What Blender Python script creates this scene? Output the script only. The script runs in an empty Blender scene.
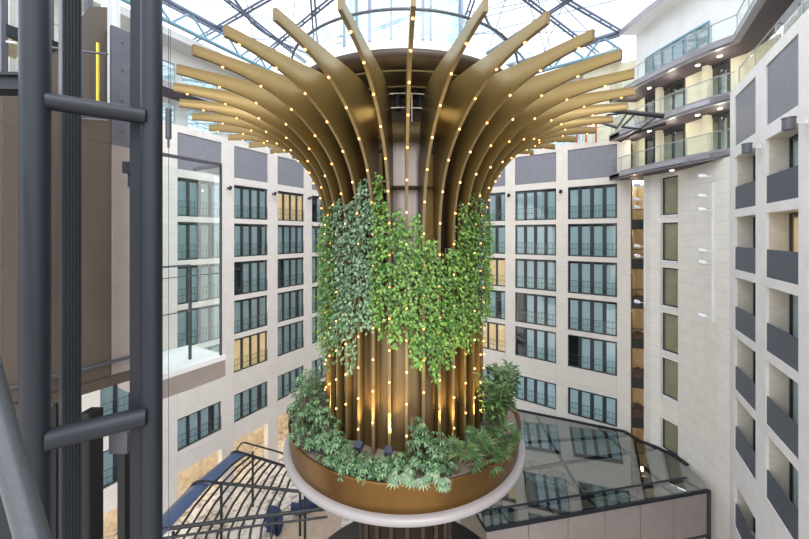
import bpy, math, random
from mathutils import Vector, Matrix
random.seed(7)
C = bpy.context.scene.collection
sc = bpy.context.scene
PI = math.pi
# ------------------------------------------------------------------ camera, sky, exposure
CZ = 19.5                                   # eye height above the lobby floor
F = 350.0                                   # focal length in pixels of the 809 px frame
cam_d = bpy.data.cameras.new('camera'); cam = bpy.data.objects.new('camera', cam_d); C.objects.link(cam)
cam.location = (0, 0, CZ); cam.rotation_euler = (PI/2, 0, 0)
cam_d.sensor_width = 36; cam_d.lens = F/809*36
cam_d.shift_y = -(269.5-235)/809
cam_d.clip_start = 0.05; cam_d.clip_end = 500
sc.camera = cam
sc.view_settings.view_transform = 'Standard'; sc.view_settings.look = 'None'
sc.view_settings.gamma = 1; sc.view_settings.use_curve_mapping = False
sc.view_settings.exposure = 0.4
sc.cycles.max_bounces = 8; sc.cycles.transparent_max_bounces = 24
sc.cycles.sample_clamp_indirect = 4
sc.cycles.use_denoising = True

w = bpy.data.worlds.new('sky'); sc.world = w; w.use_nodes = True
nt = w.node_tree; nt.nodes.clear()
def wn(t): return nt.nodes.new(t)
tc = wn('ShaderNodeTexCoord'); sep = wn('ShaderNodeSeparateXYZ'); nt.links.new(tc.outputs['Generated'], sep.inputs[0])
noi = wn('ShaderNodeTexNoise'); noi.inputs['Scale'].default_value = 3.2; noi.inputs['Detail'].default_value = 6
nt.links.new(tc.outputs['Generated'], noi.inputs['Vector'])
cr = wn('ShaderNodeValToRGB'); nt.links.new(noi.outputs[0], cr.inputs[0])
cr.color_ramp.elements[0].position = .33; cr.color_ramp.elements[0].color = (.42, .52, .68, 1)
cr.color_ramp.elements[1].position = .55; cr.color_ramp.elements[1].color = (.93, .95, 1.0, 1)
gr = wn('ShaderNodeMapRange'); nt.links.new(sep.outputs[2], gr.inputs[0])
gr.inputs[1].default_value = -.08; gr.inputs[2].default_value = .12
mx = wn('ShaderNodeMixRGB'); nt.links.new(gr.outputs[0], mx.inputs[0])
mx.inputs[1].default_value = (.52, .49, .46, 1); nt.links.new(cr.outputs[0], mx.inputs[2])
bg = wn('ShaderNodeBackground'); nt.links.new(mx.outputs[0], bg.inputs[0]); bg.inputs[1].default_value = 2.5
wo = wn('ShaderNodeOutputWorld'); nt.links.new(bg.outputs[0], wo.inputs[0])

sd = bpy.data.lights.new('sun', 'SUN'); sd.energy = 1.6; sd.angle = math.radians(25); sd.color = (1, .96, .9)
so = bpy.data.objects.new('sun', sd); C.objects.link(so); so.location = (0, 0, 60)
so.rotation_euler = (math.radians(38), math.radians(10), 0)

# ------------------------------------------------------------------ materials
MATS = {}
def mat(name, col, rough=.6, metal=0, var=0, scale=4, bump=0, emis=None, estr=0, spec=.5, brick=None, streak=None, island=0, trans=0):
    m = bpy.data.materials.new(name); m.use_nodes = True; MATS[name] = m
    t = m.node_tree; b = t.nodes['Principled BSDF']
    b.inputs['Base Color'].default_value = (*col, 1); b.inputs['Roughness'].default_value = rough
    b.inputs['Metallic'].default_value = metal; b.inputs['Specular IOR Level'].default_value = spec
    L = t.links.new
    if emis: b.inputs['Emission Color'].default_value = (*emis, 1); b.inputs['Emission Strength'].default_value = estr
    if var or bump or brick:
        co = t.nodes.new('ShaderNodeTexCoord'); src = co.outputs['Object']
        if streak:
            mp = t.nodes.new('ShaderNodeMapping'); mp.inputs['Scale'].default_value = streak; L(src, mp.inputs[0]); src = mp.outputs[0]
        n = t.nodes.new('ShaderNodeTexNoise'); n.inputs['Scale'].default_value = scale; n.inputs['Detail'].default_value = 5
        L(src, n.inputs['Vector'])
        hs = t.nodes.new('ShaderNodeHueSaturation'); hs.inputs['Color'].default_value = (*col, 1)
        mr = t.nodes.new('ShaderNodeMapRange'); L(n.outputs[0], mr.inputs[0])
        mr.inputs[1].default_value = .3; mr.inputs[2].default_value = .7
        mr.inputs[3].default_value = 1-var; mr.inputs[4].default_value = 1+var
        L(mr.outputs[0], hs.inputs['Value']); out = hs.outputs[0]
        if brick:                              # thin joint lines: (axes, width, height, joint colour)
            ax, bw, bh, jc = brick
            cx = t.nodes.new('ShaderNodeTexCoord'); s = t.nodes.new('ShaderNodeSeparateXYZ'); L(cx.outputs['Object'], s.inputs[0])
            cb = t.nodes.new('ShaderNodeCombineXYZ'); L(s.outputs[ax[0]], cb.inputs[0]); L(s.outputs[ax[1]], cb.inputs[1])
            bk = t.nodes.new('ShaderNodeTexBrick'); L(cb.outputs[0], bk.inputs['Vector'])
            bk.inputs['Scale'].default_value = 1; bk.inputs['Brick Width'].default_value = bw; bk.inputs['Row Height'].default_value = bh
            bk.inputs['Mortar Size'].default_value = .012; bk.offset = 0
            mm = t.nodes.new('ShaderNodeMixRGB'); L(bk.outputs['Fac'], mm.inputs[0]); L(out, mm.inputs[1]); mm.inputs[2].default_value = (*jc, 1)
            out = mm.outputs[0]
        L(out, b.inputs['Base Color'])
        if bump:
            bp = t.nodes.new('ShaderNodeBump'); bp.inputs['Strength'].default_value = bump; L(n.outputs[0], bp.inputs['Height']); L(bp.outputs[0], b.inputs['Normal'])
    if island:
        g = t.nodes.new('ShaderNodeNewGeometry'); hs = t.nodes.new('ShaderNodeHueSaturation'); hs.inputs['Color'].default_value = (*col, 1)
        mr = t.nodes.new('ShaderNodeMapRange'); L(g.outputs['Random Per Island'], mr.inputs[0]); mr.inputs[3].default_value = 1-island; mr.inputs[4].default_value = 1+island
        L(mr.outputs[0], hs.inputs['Value'])
        m2 = t.nodes.new('ShaderNodeMapRange'); L(g.outputs['Random Per Island'], m2.inputs[0]); m2.inputs[3].default_value = .53; m2.inputs[4].default_value = .46
        L(m2.outputs[0], hs.inputs['Hue']); L(hs.outputs[0], b.inputs['Base Color'])
    if trans:
        ts = t.nodes.new('ShaderNodeBsdfTranslucent'); mxs = t.nodes.new('ShaderNodeMixShader'); mxs.inputs[0].default_value = trans
        ts.inputs[0].default_value = (*[min(1, c*1.3) for c in col], 1)
        L(b.outputs[0], mxs.inputs[1]); L(ts.outputs[0], mxs.inputs[2]); L(mxs.outputs[0], t.nodes['Material Output'].inputs[0])
    return m
def glass(name, tint, refl=.06, grough=.02, fm=1.0):
    m = bpy.data.materials.new(name); m.use_nodes = True; MATS[name] = m; t = m.node_tree; t.nodes.clear(); L = t.links.new
    tr = t.nodes.new('ShaderNodeBsdfTransparent'); tr.inputs[0].default_value = (*tint, 1)
    gl = t.nodes.new('ShaderNodeBsdfGlossy'); gl.inputs['Roughness'].default_value = grough; gl.inputs[0].default_value = (.95, 1, 1, 1)
    fr = t.nodes.new('ShaderNodeFresnel'); fr.inputs[0].default_value = 1.5
    ad = t.nodes.new('ShaderNodeMath'); ad.operation = 'MULTIPLY_ADD'; ad.use_clamp = True; L(fr.outputs[0], ad.inputs[0]); ad.inputs[1].default_value = fm; ad.inputs[2].default_value = refl
    mxs = t.nodes.new('ShaderNodeMixShader'); L(ad.outputs[0], mxs.inputs[0]); L(tr.outputs[0], mxs.inputs[1]); L(gl.outputs[0], mxs.inputs[2])
    o = t.nodes.new('ShaderNodeOutputMaterial'); L(mxs.outputs[0], o.inputs[0])
    return m
mat('stone', (.70, .645, .59), .65, var=.045, scale=1.2, brick=((0, 2), 4.14, 3.0, (.55, .5, .45)))
mat('stone_b', (.73, .67, .59), .65, var=.045, scale=1.2, brick=((0, 2), 4.36, 3.0, (.55, .5, .45)))
mat('stone_c', (.76, .73, .695), .65, var=.05, scale=1.2)
mat('tower_stone', (.76, .71, .635), .6, var=.04, scale=1.5, brick=((1, 2), 40, .75, (.58, .54, .5)))
mat('sill_white', (.72, .71, .69), .5)
mat('jamb_beige', (.62, .55, .45), .7, var=.08, scale=3)
mat('grey_panel', (.20, .20, .225), .55, var=.08, scale=2.5, brick=((0, 2), .16, .16, (.26, .26, .29)))
mat('dark_frame', (.035, .04, .045), .4)
mat('black_metal', (.012, .012, .014), .4)
mat('pipe_paint', (.010, .013, .019), .48, var=.08, scale=20, spec=.35)
mat('brace_paint', (.07, .075, .085), .35, metal=.3, var=.08, scale=20)
mat('rail_steel', (.10, .105, .12), .4, metal=.4)
mat('light_steel', (.42, .42, .42), .4, metal=.3)
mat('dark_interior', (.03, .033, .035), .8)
mat('curtain', (.70, .77, .77), .9, var=.12, scale=6, streak=(6, 6, .2), emis=(.85, .95, 1), estr=.06)  # faint emission added to brighten the cloth, standing in for daylight on it
mat('curtain_warm', (.70, .58, .40), .9, var=.15, scale=5, streak=(6, 6, .2), emis=(1, .72, .42), estr=.30)
mat('balcony_grey', (.075, .088, .11), .5, var=.05, scale=6)
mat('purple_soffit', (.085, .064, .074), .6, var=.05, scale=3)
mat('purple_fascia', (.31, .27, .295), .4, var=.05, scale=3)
mat('blind_olive', (.58, .54, .41), .8, var=.12, scale=1.5)
mat('beige_wall', (.80, .74, .56), .7, var=.08, scale=1.5)
mat('white_wall', (.80, .79, .76), .6, var=.04, scale=1)
mat('white_metal', (.82, .82, .82), .4)
mat('roof_steel', (.17, .20, .28), .4, metal=.2, var=.08, scale=8)
mat('roof_steel_teal', (.18, .34, .42), .4, var=.08, scale=8)
mat('gold', (.225, .150, .047), .40, metal=.5, var=.05, scale=1.5, streak=(1, 1, .2))
mat('gold_edge', (.19, .135, .065), .55, metal=.3)
mat('bronze', (.155, .08, .02), .33, metal=.8, var=.08, scale=3, streak=(6, 6, .3))
mat('drum_bronze', (.17, .11, .045), .35, metal=.6, var=.15, scale=2, streak=(6, 6, .15))
mat('core_steel', (.36, .30, .27), .38, metal=.9, var=.1, scale=3, streak=(8, 8, .1))
mat('dark_bronze', (.045, .03, .018), .5, metal=.3)
mat('white_rim', (.29, .265, .26), .35)
mat('planter_under', (.2, .18, .165), .5)
mat('gravel', (.20, .165, .135), .9, var=.35, scale=30, bump=.6)
mat('bulb', (1, .6, .3), .5, emis=(1, .38, .11), estr=4)
mat('lamp_white', (1, 1, 1), .5, emis=(1, .93, .85), estr=9)
mat('brown_fascia', (.34, .285, .26), .4, metal=.2, var=.06, scale=2)
mat('lift_bronze', (.115, .09, .072), .42, metal=.4, var=.12, scale=1.2, streak=(2, 2, .4))
mat('lift_grey', (.13, .13, .15), .45, metal=.3, var=.08, scale=3)
mat('blue_sheet', (.055, .085, .17), .5, var=.08, scale=4)
mat('blue_fabric', (.025, .045, .11), .9, var=.1, scale=10)
mat('yellow', (.75, .6, .05), .5)
mat('red_paint', (.5, .05, .05), .5)
mat('warm_stone', (.80, .70, .54), .7, var=.22, scale=2.5)
mat('corridor_warm', (.78, .66, .46), .7, var=.15, scale=1.2)
mat('tan_floor', (.42, .32, .24), .5, var=.1, scale=3)
mat('stem', (.16, .12, .06), .8)
mat('ivy_green', (.11, .24, .045), .36, island=.65, trans=.12)
mat('ivy_bright', (.17, .37, .03), .38, island=.55, trans=.2)
mat('ivy_grey', (.145, .25, .14), .34, island=.65, trans=.12)
mat('schefflera', (.085, .17, .075), .33, island=.75, trans=.12)
mat('rubber_leaf', (.10, .19, .07), .35, island=.5, trans=.15)
mat('palm_leaf', (.09, .17, .06), .45, island=.45, trans=.2)
mat('philo_leaf', (.25, .36, .22), .45, island=.3, trans=.2)
glass('cabin_glass', (.93, .97, .96), .01, fm=.25)
glass('rail_glass', (.93, .975, .96), .01, fm=.45)
glass('window_glass', (.82, .91, .93), .04)
glass('drum_glass', (.74, .86, .87), .12, .15, fm=.5)
glass('roof_glass', (.96, .98, 1.0), .0, fm=.12)
glass('dull_glass', (.80, .86, .86), .05)
glass('canopy_glass', (.42, .50, .52), .16, .015)
glass('dark_glass', (.82, .81, .74), .02, fm=.6)
# lobby floor: pale marble with dark veins
m = mat('marble_floor', (.7, .66, .6), .3)
t = m.node_tree; L = t.links.new; co = t.nodes.new('ShaderNodeTexCoord')
n1 = t.nodes.new('ShaderNodeTexNoise'); n1.inputs['Scale'].default_value = 1.6; n1.inputs['Detail'].default_value = 8; n1.inputs['Distortion'].default_value = 1.6; L(co.outputs['Object'], n1.inputs['Vector'])
rp = t.nodes.new('ShaderNodeValToRGB'); L(n1.outputs[0], rp.inputs[0])
rp.color_ramp.elements[0].position = .38; rp.color_ramp.elements[0].color = (.30, .26, .22, 1)
rp.color_ramp.elements[1].position = .50; rp.color_ramp.elements[1].color = (.66, .62, .56, 1)
L(rp.outputs[0], t.nodes['Principled BSDF'].inputs['Base Color'])

# ------------------------------------------------------------------ mesh helpers (heights are given relative to the eye, CZ added on linking)
class MB:
    def __init__(s): s.v = []; s.f = []; s.mi = []; s.sm = []; s.cm = 0
    def add(s, vs, fs, smooth=False):
        o = len(s.v); s.v += [tuple(v) for v in vs]
        for f in fs: s.f.append([o+i for i in f]); s.mi.append(s.cm); s.sm.append(smooth)
    def box(s, x0, x1, y0, y1, z0, z1):
        s.add([(x0,y0,z0),(x1,y0,z0),(x1,y1,z0),(x0,y1,z0),(x0,y0,z1),(x1,y0,z1),(x1,y1,z1),(x0,y1,z1)],
              [(3,2,1,0),(4,5,6,7),(0,1,5,4),(1,2,6,5),(2,3,7,6),(3,0,4,7)])
    def bar(s, a, b, w, h=None, up=(0,0,1)):
        a = Vector(a); b = Vector(b); h = h or w; d = (b-a).normalized(); u = Vector(up)
        if abs(d.dot(u)) > .98: u = Vector((1,0,0))
        x = d.cross(u).normalized(); y = x.cross(d).normalized(); vs = []
        for p in (a, b):
            for i, j in ((-1,-1),(1,-1),(1,1),(-1,1)): vs.append(p + x*(i*w/2) + y*(j*h/2))
        s.add(vs, [(3,2,1,0),(4,5,6,7),(0,1,5,4),(1,2,6,5),(2,3,7,6),(3,0,4,7)])
    def tube(s, pts, r, n=8, cap=True):
        pts = [Vector(p) for p in pts]; rings = []
        rr = r if isinstance(r, (list, tuple)) else [r]*len(pts)
        px = None
        for i, p in enumerate(pts):
            d = (pts[min(i+1, len(pts)-1)] - pts[max(i-1, 0)]).normalized()
            if px is None:
                u = Vector((0,0,1)) if abs(d.z) < .95 else Vector((1,0,0)); px = d.cross(u).normalized()
            px = (px - d*px.dot(d)).normalized(); py = d.cross(px)
            rings.append([p + (px*math.cos(k*2*PI/n) + py*math.sin(k*2*PI/n))*rr[i] for k in range(n)])
        vs = [v for R in rings for v in R]; fs = []
        for i in range(len(pts)-1):
            for k in range(n): fs.append((i*n+k, i*n+(k+1)%n, (i+1)*n+(k+1)%n, (i+1)*n+k))
        s.add(vs, fs, True)
        if cap: s.add(rings[0], [tuple(range(n))[::-1]]); s.add(rings[-1], [tuple(range(n))])
    def lathe(s, prof, n=96, c=(0,0), a0=0, a1=2*PI):
        full = abs(a1-a0-2*PI) < 1e-6; m = n if full else n+1; vs = []; fs = []
        for r, z in prof:
            for k in range(m):
                a = a0+(a1-a0)*k/n; vs.append((c[0]+r*math.sin(a), c[1]-r*math.cos(a), z))
        for i in range(len(prof)-1):
            for k in range(n): fs.append((i*m+k, i*m+(k+1)%m, (i+1)*m+(k+1)%m, (i+1)*m+k))
        s.add(vs, fs, True)
    def prism(s, poly, z0, z1):                # poly: plan outline; z0/z1 numbers or functions of (x, y)
        g0 = z0 if callable(z0) else (lambda x, y: z0); g1 = z1 if callable(z1) else (lambda x, y: z1); n = len(poly)
        vs = [(x, y, g0(x, y)) for x, y in poly] + [(x, y, g1(x, y)) for x, y in poly]
        s.add(vs, [tuple(range(n))[::-1], tuple(range(n, 2*n))] + [(i, (i+1)%n, n+(i+1)%n, n+i) for i in range(n)])
    def mesh(s, name, mats):
        me = bpy.data.meshes.new(name); me.from_pydata(s.v, [], s.f); me.update()
        for m in (mats if isinstance(mats, (list, tuple)) else [mats]): me.materials.append(MATS[m])
        me.polygons.foreach_set('material_index', s.mi); me.polygons.foreach_set('use_smooth', s.sm)
        return me
    def build(s, name, mats, parent=None, loc=None, rz=0):
        o = bpy.data.objects.new(name, s.mesh(name, mats)); C.objects.link(o)
        if parent: o.parent = parent
        o.location = loc if loc else ((0,0,0) if parent else (0,0,CZ)); o.rotation_euler.z = rz
        return o
def tag(o, label=None, cat=None, group=None, kind=None):
    if label: o['label'] = label
    if cat: o['category'] = cat
    if group: o['group'] = group
    if kind: o['kind'] = kind
    return o
def empty(name, loc=(0,0,0), rz=0):
    o = bpy.data.objects.new(name, None); C.objects.link(o); o.location = (loc[0], loc[1], loc[2]+CZ); o.rotation_euler.z = rz
    return o
KIDS = {}
def children(o): return [c for c in bpy.data.objects if c.parent == o]
def snapshot(o):                              # (object, [child snapshots])
    return (o, [snapshot(c) for c in children(o)])
def copy_snap(sn, parent=None):
    c = sn[0].copy(); C.objects.link(c); c.parent = parent
    for k in sn[1]: copy_snap(k, c)
    return c
def struct(o): o['kind'] = 'structure'; return o
def at(px, py, d): return Vector(((px-404.5)/F*d, d, -(py-235)/F*d))   # a point seen at a pixel, at distance d
FL = -19.5                                     # floor, relative to the eye

# ------------------------------------------------------------------ floor and plan
mb = MB(); mb.box(-26, 26, -2, 52, FL-.3, FL); struct(mb.build('floor', 'marble_floor'))

# facades: origin, rotation (local x along the wall, local y into the building)
FA = dict(o=(-15.24, 23.5), rz=math.atan2(.8675, .4975))
FB = dict(o=(16.05, 26.5), rz=math.atan2(-.6045, .796))
FC = dict(o=(16.6, 17.6), rz=math.atan2(-.8745, -.485))
def loc2w(Fd, x, y, z=0):
    c, s_ = math.cos(Fd['rz']), math.sin(Fd['rz']); return Vector((Fd['o'][0]+c*x-s_*y, Fd['o'][1]+s_*x+c*y, z))
WZ = [(1.28-3*i, 3.9-3*i) for i in range(5)] + [(-14.6, -12.4)]
def facade(name, Fd, x0, x1, bays, width, mats, depth, lowbay):
    """wall of piers and spandrels with real openings; bays = left edges, width = opening width"""
    mb = MB(); solid = []; x = x0
    for b in bays:
        if b > x: solid.append((x, b))
        x = b+width
    if x < x1: solid.append((x, x1))
    for a, b in solid: mb.box(a, b, 0, depth, FL, 7.4)
    zs = sorted([(FL, -16.0)] + WZ if lowbay else WZ)
    spans = []; z = FL
    for a, b in zs:
        if a > z: spans.append((z, a))
        z = b
    spans.append((z, 4.45)); 
    for bx in bays:
        for a, b in spans: mb.box(bx, bx+width, .0, depth, a, b)
        mb.box(bx, bx+width, 0, depth, 6.92, 7.4)
        mb.box(bx, bx+width, .16, depth, 4.45, 6.92)
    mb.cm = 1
    mb.box(x0, x1, depth+.9, depth+1.1, -16.0 if lowbay else FL, 7.3)      # one dark slab, its colour standing in for the shade of unlit rooms
    for bx in bays: mb.box(bx+.02, bx+width-.02, .07, .158, 4.47, 6.90) if False else None
    o = mb.build(name, mats, loc=(Fd['o'][0], Fd['o'][1], CZ), rz=Fd['rz']); struct(o)
    return o
A_b = [4.14*k for k in range(-3, 5)]; A_w = 3.12
B_b = [-3.42-4.36*k for k in range(0, 5)][::-1]; B_w = 3.46
C_b = [3.74*k for k in range(0, 5)]; C_w = 2.68
facade('wall_left', FA, -13.6, 21.4, A_b, A_w, ['stone', 'dark_interior'], .5, True)
facade('wall_back', FB, -25.7, .9, B_b, B_w, ['stone_b', 'dark_interior'], .5, False)
facade('wall_right', FC, -.7, 18.6, C_b, C_w, ['stone_c', 'dark_interior'], .85, False)
# lit arcade behind the ground-floor openings on the left
mb = MB(); mb.box(-13.6, 21, 3.2, 3.4, FL, -15.5); mb.box(-13.6, 21, .5, 3.3, -15.7, -15.5)
struct(mb.build('wall_arcade', 'warm_stone', loc=(*FA['o'], CZ), rz=FA['rz']))
for i, x in enumerate((-2.5, 1.5, 5.6, 9.8, 14)):
    p = loc2w(FA, x, 1.8, -16.3)
    ld = bpy.data.lights.new('arcade_light', 'POINT'); ld.energy = 70; ld.color = (1, .84, .62); ld.shadow_soft_size = .3
    lo = bpy.data.objects.new('arcade_light', ld); C.objects.link(lo); lo.location = (p.x, p.y, p.z+CZ)

# grey woven metal panels over the top row
NW = [0]
def mesh_obj(name, me, parent, loc=(0,0,0)):
    o = bpy.data.objects.new(name, me); C.objects.link(o); o.parent = parent; o.location = loc; return o
def panel_set(Fd, bays, width, skip=()):
    mb = MB(); mb.box(.03, width-.03, .05, .155, 4.48, 6.89); me = mb.mesh('facade_panel', 'grey_panel')
    for i, b in enumerate(bays):
        if i in skip: continue
        o = bpy.data.objects.new('trim_%d' % (NW[0]+1), me); NW[0] += 1; C.objects.link(o)
        p = loc2w(Fd, b, 0, CZ); o.location = p; o.rotation_euler.z = Fd['rz']; struct(o)
panel_set(FA, A_b, A_w); panel_set(FB, B_b, B_w); panel_set(FC, C_b, C_w)

# window units
def window_meshes(wd, h, inset, npane=4, mull=.14, seed=0, warm=False):
    R = random.Random(seed)
    fr = MB(); f = .07
    fr.box(0, wd, inset, inset+.08, 0, f); fr.box(0, wd, inset, inset+.08, h-f*1.6, h)
    fr.box(0, f, inset, inset+.08, f, h-f*1.6); fr.box(wd-f, wd, inset, inset+.08, f, h-f*1.6)
    for i in range(1, npane):
        x = wd*i/npane; fr.box(x-mull/2, x+mull/2, inset, inset+.08, f, h-f*1.6)
    gl = MB(); gl.add([(f, inset+.04, f), (wd-f, inset+.04, f), (wd-f, inset+.04, h-f), (f, inset+.04, h-f)], [(0,1,2,3)])
    cu = MB(); mode = R.choice([0, 0, 0, 1, 2]); miss = R.randrange(npane)
    for i in range(npane):
        a = wd*i/npane+mull/2+.02; b = wd*(i+1)/npane-mull/2-.02
        if mode == 1 and i == miss: continue
        if mode == 2 and i == npane-1: a += (b-a)*.45
        n = 14; vs = []; y0 = inset+.15
        for k in range(n+1):
            x = a+(b-a)*k/n; y = y0+.05*(1 if k % 2 else -1)*(.6+.4*R.random())
            vs += [(x, y, .06), (x, y, h-.22)]
        cu.add(vs, [(2*k, 2*k+2, 2*k+3, 2*k+1) for k in range(n)], False)
    ra = MB(); rh = 1.02
    for z in (.10, .58, rh): ra.box(.02, wd-.02, .02, .045, z, z+.028)
    k = int(wd/.28)
    for i in range(k+1): x = .03+(wd-.07)*i/k; ra.box(x, x+.014, .025, .04, .12, rh)
    rg = MB(); rg.add([(.04, .06, .12), (wd-.04, .06, .12), (wd-.04, .06, rh), (.04, .06, rh)], [(0,1,2,3)])
    return dict(frame=fr.mesh('window_frame', 'dark_frame'), glass=gl.mesh('window_pane', 'window_glass'),
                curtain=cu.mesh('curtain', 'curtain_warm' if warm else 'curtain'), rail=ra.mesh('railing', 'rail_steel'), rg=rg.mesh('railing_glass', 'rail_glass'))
wcount = [0]
def put_window(Fd, x, z, M, extra=None):
    wcount[0] += 1
    r = bpy.data.objects.new('window_%d' % wcount[0], M['frame']); C.objects.link(r); struct(r)
    p = loc2w(Fd, x, 0, z+CZ); r.location = p; r.rotation_euler.z = Fd['rz']
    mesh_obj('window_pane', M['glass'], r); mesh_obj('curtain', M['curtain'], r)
    if 'rail' in M: q = mesh_obj('railing', M['rail'], r); mesh_obj('railing_glass', M['rg'], q)
    if 'balcony' in M: mesh_obj('balcony_panel', M['balcony'], r)
    if 'jamb' in M: mesh_obj('jamb_lining', M['jamb'], r)
    return r
for Fd, bays, wd, warmset, nm in ((FA, A_b, A_w, {(2+3, 0), (1+3, 4)}, 4), (FB, B_b, B_w, {(2, 2), (2, 4)}, 4)):
    sets = {}
    for hh in (2.62, 2.2):
        for v in range(4): sets[(hh, v)] = window_meshes(wd, hh, .14, nm, .16 if Fd is FA else .24, seed=v*7+int(hh*10))
    wset = window_meshes(wd, 2.62, .14, nm, .15, seed=3, warm=True)
    for i, b in enumerate(bays):
        for j, (z0, z1) in enumerate(WZ):
            hh = 2.62 if j < 5 else 2.2
            put_window(Fd, b, z0, wset if (i, j) in warmset else sets[(hh, random.randrange(4))])
# right wall: deep loggias with solid grey balcony fronts
def right_set(h, seed, warm=False):
    M = window_meshes(C_w, h, .68, 3, .10, seed=seed, warm=warm)
    del M['rail'], M['rg']
    bp = MB(); bp.box(.0, C_w, .03, .08, .0, 1.13); M['balcony'] = bp.mesh('balcony_panel', 'balcony_grey')
    j = MB(); j.box(0, .02, .1, .68, 0, h); j.box(C_w-.02, C_w, .1, .68, 0, h); j.box(0.02, C_w-.02, .1, .68, h-.02, h)
    M['jamb'] = j.mesh('jamb_lining', 'jamb_beige'); return M
rs = [right_set(2.62, s) for s in (1, 5, 9)]; rlow = right_set(2.2, 4); rw = right_set(2.62, 2, True)
for i, b in enumerate(C_b):
    for j, (z0, z1) in enumerate(WZ):
        put_window(FC, b, z0, rlow if j == 5 else (rw if (i, j) == (1, 1) else rs[random.randrange(3)]))

# wall lamps at the top row: black on the pale facades, grey drums on the right wall
def wall_lamp(Fd, x, z, drum, label, grp):
    p = loc2w(Fd, x, 0, z); r = empty('wall_lamp', p, Fd['rz'])
    tag(r, label, 'lamp', grp)
    a = MB(); a.tube([(0, 0, 0), (0, -.28, 0)], .025, 6); a.box(-.06, .06, -.03, 0, -.09, .09); a.build('arm', 'dark_frame' if not drum else 'white_metal', r)
    h = MB()
    if drum: h.tube([(0, -.42, -.20), (0, -.42, .16)], .17, 16)
    else: h.tube([(-.05, -.30, -.13), (.05, -.34, .13)], .12, 12)
    h.build('lamp_head', 'lift_grey' if drum else 'black_metal', r)
    if drum: g = MB(); g.tube([(0, -.42, .162), (0, -.42, .20)], .185, 16); g.build('lamp_cap', 'rail_steel', r)
    return r
for k, wh in ((0, 'left'), (1, 'second from the left'), (2, 'beside the canopy')):
    wall_lamp(FA, 3.6+4.14*k, 3.55, False, 'small black wall lamp on the pale left facade, top window row, %s pier' % ('first' if k == 0 else ('second' if k == 1 else 'third')), 'black wall lamps on the left facade')
for k in (0, 1):
    wall_lamp(FB, -3.9-4.36*k, 3.55, False, 'small black wall lamp on the back facade, %s the rightmost window column' % ('just left of' if k == 0 else 'two piers left of'), 'black wall lamps on the back facade')
wall_lamp(FC, 3.2, 3.72, True, 'grey drum lamp on white arm, right facade, over the narrower far balcony', 'drum lamps on the right facade')
wall_lamp(FC, 6.98, 3.72, True, 'grey drum lamp on white arm, right facade, at the picture edge', 'drum lamps on the right facade')

# ------------------------------------------------------------------ parapet railings and upper ring
def post_rail(name, pts, z, h, label, cat='railing', grp=None, step=2.2, gmat='rail_glass', rail='light_steel'):
    r = empty(name, (pts[0][0], pts[0][1], z)); tag(r, label, cat, grp); o = Vector((pts[0][0], pts[0][1], z))
    tr = MB(); tr.tube([Vector((x, y, z+h))-o for x, y in pts], .03, 6); tr.build('top_rail', rail, r)
    g = MB()
    for (xa, ya), (xb, yb) in zip(pts, pts[1:]):
        g.add([Vector((xa, ya, z+.05))-o, Vector((xb, yb, z+.05))-o, Vector((xb, yb, z+h-.04))-o, Vector((xa, ya, z+h-.04))-o], [(0,1,2,3)])
    g.build('glass_panel', gmat, r)
    ps = MB(); ps.box(-.016, .016, -.016, .016, 0, h); pm = ps.mesh('post', rail)
    for (xa, ya), (xb, yb) in zip(pts, pts[1:]):
        n = max(1, round(math.hypot(xb-xa, yb-ya)/step))
        for k in range(n):
            x = xa+(xb-xa)*k/n; y = ya+(yb-ya)*k/n; mesh_obj('post', pm, r, Vector((x, y, z))-o)
    return r
def seg(Fd, xs, y): return [tuple(loc2w(Fd, x, y))[:2] for x in xs]
post_rail('glass_railing', seg(FA, (-12, -4, 4, 12, 20.5), .25), 7.4, 1.05, 'glass railing along the roof terrace above the left facade', grp=None)
post_rail('glass_railing', seg(FB, (-24, -16, -8, .4), .25), 7.4, 1.05, 'glass railing along the roof terrace above the back facade')
post_rail('glass_railing', seg(FC, (-.3, 6, 12, 18), .25), 7.42, 1.05, 'tall glass railing on top of the right facade')
# terrace floors, set-back upper walls, upper slab
mb = MB(); mb.box(-13.6, 21.2, .5, 5, 7.0, 7.2); struct(mb.build('floor_terrace_left', 'white_metal', loc=(*FA['o'], CZ), rz=FA['rz']))
mb = MB(); mb.box(-25, .9, .5, 5, 7.0, 7.2); struct(mb.build('floor_terrace_back', 'white_metal', loc=(*FB['o'], CZ), rz=FB['rz']))
mb = MB(); mb.box(-.2, 18, .85, 4, 7.0, 7.2); struct(mb.build('floor_terrace_right', 'white_metal', loc=(*FC['o'], CZ), rz=FC['rz']))
def upper_wall(name, Fd, x0, x1, y):
    mb = MB(); mb.box(x0, x1, y, y+.2, 7.2, 8.0); mb.box(x0, x1, y, y+.2, 9.6, 11.2); mb.box(x0, x1, y, y+.2, 12.6, 13.6)
    x = x0; k = 0
    while x < x1: mb.box(x, min(x+.9, x1), y, y+.2, 8.0, 9.6); mb.box(x, min(x+.5, x1), y, y+.2, 11.2, 12.6); x += 3.3
    mb.cm = 1; mb.box(x0, x1, y+.15, y+.18, 8.0, 12.6)
    struct(mb.build(name, ['white_wall', 'canopy_glass'], loc=(*Fd['o'], CZ), rz=Fd['rz']))
upper_wall('wall_upper_left', FA, -12, 21, 2.6)
upper_wall('wall_upper_back', FB, -24, .5, 2.6)
upper_wall('wall_upper_right', FC, -.5, 18, 1.9)
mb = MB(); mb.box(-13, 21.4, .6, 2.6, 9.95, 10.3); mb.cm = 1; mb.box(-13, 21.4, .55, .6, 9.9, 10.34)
struct(mb.build('trim_upper_slab_left', ['purple_soffit', 'purple_fascia'], loc=(*FA['o'], CZ), rz=FA['rz']))
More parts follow.
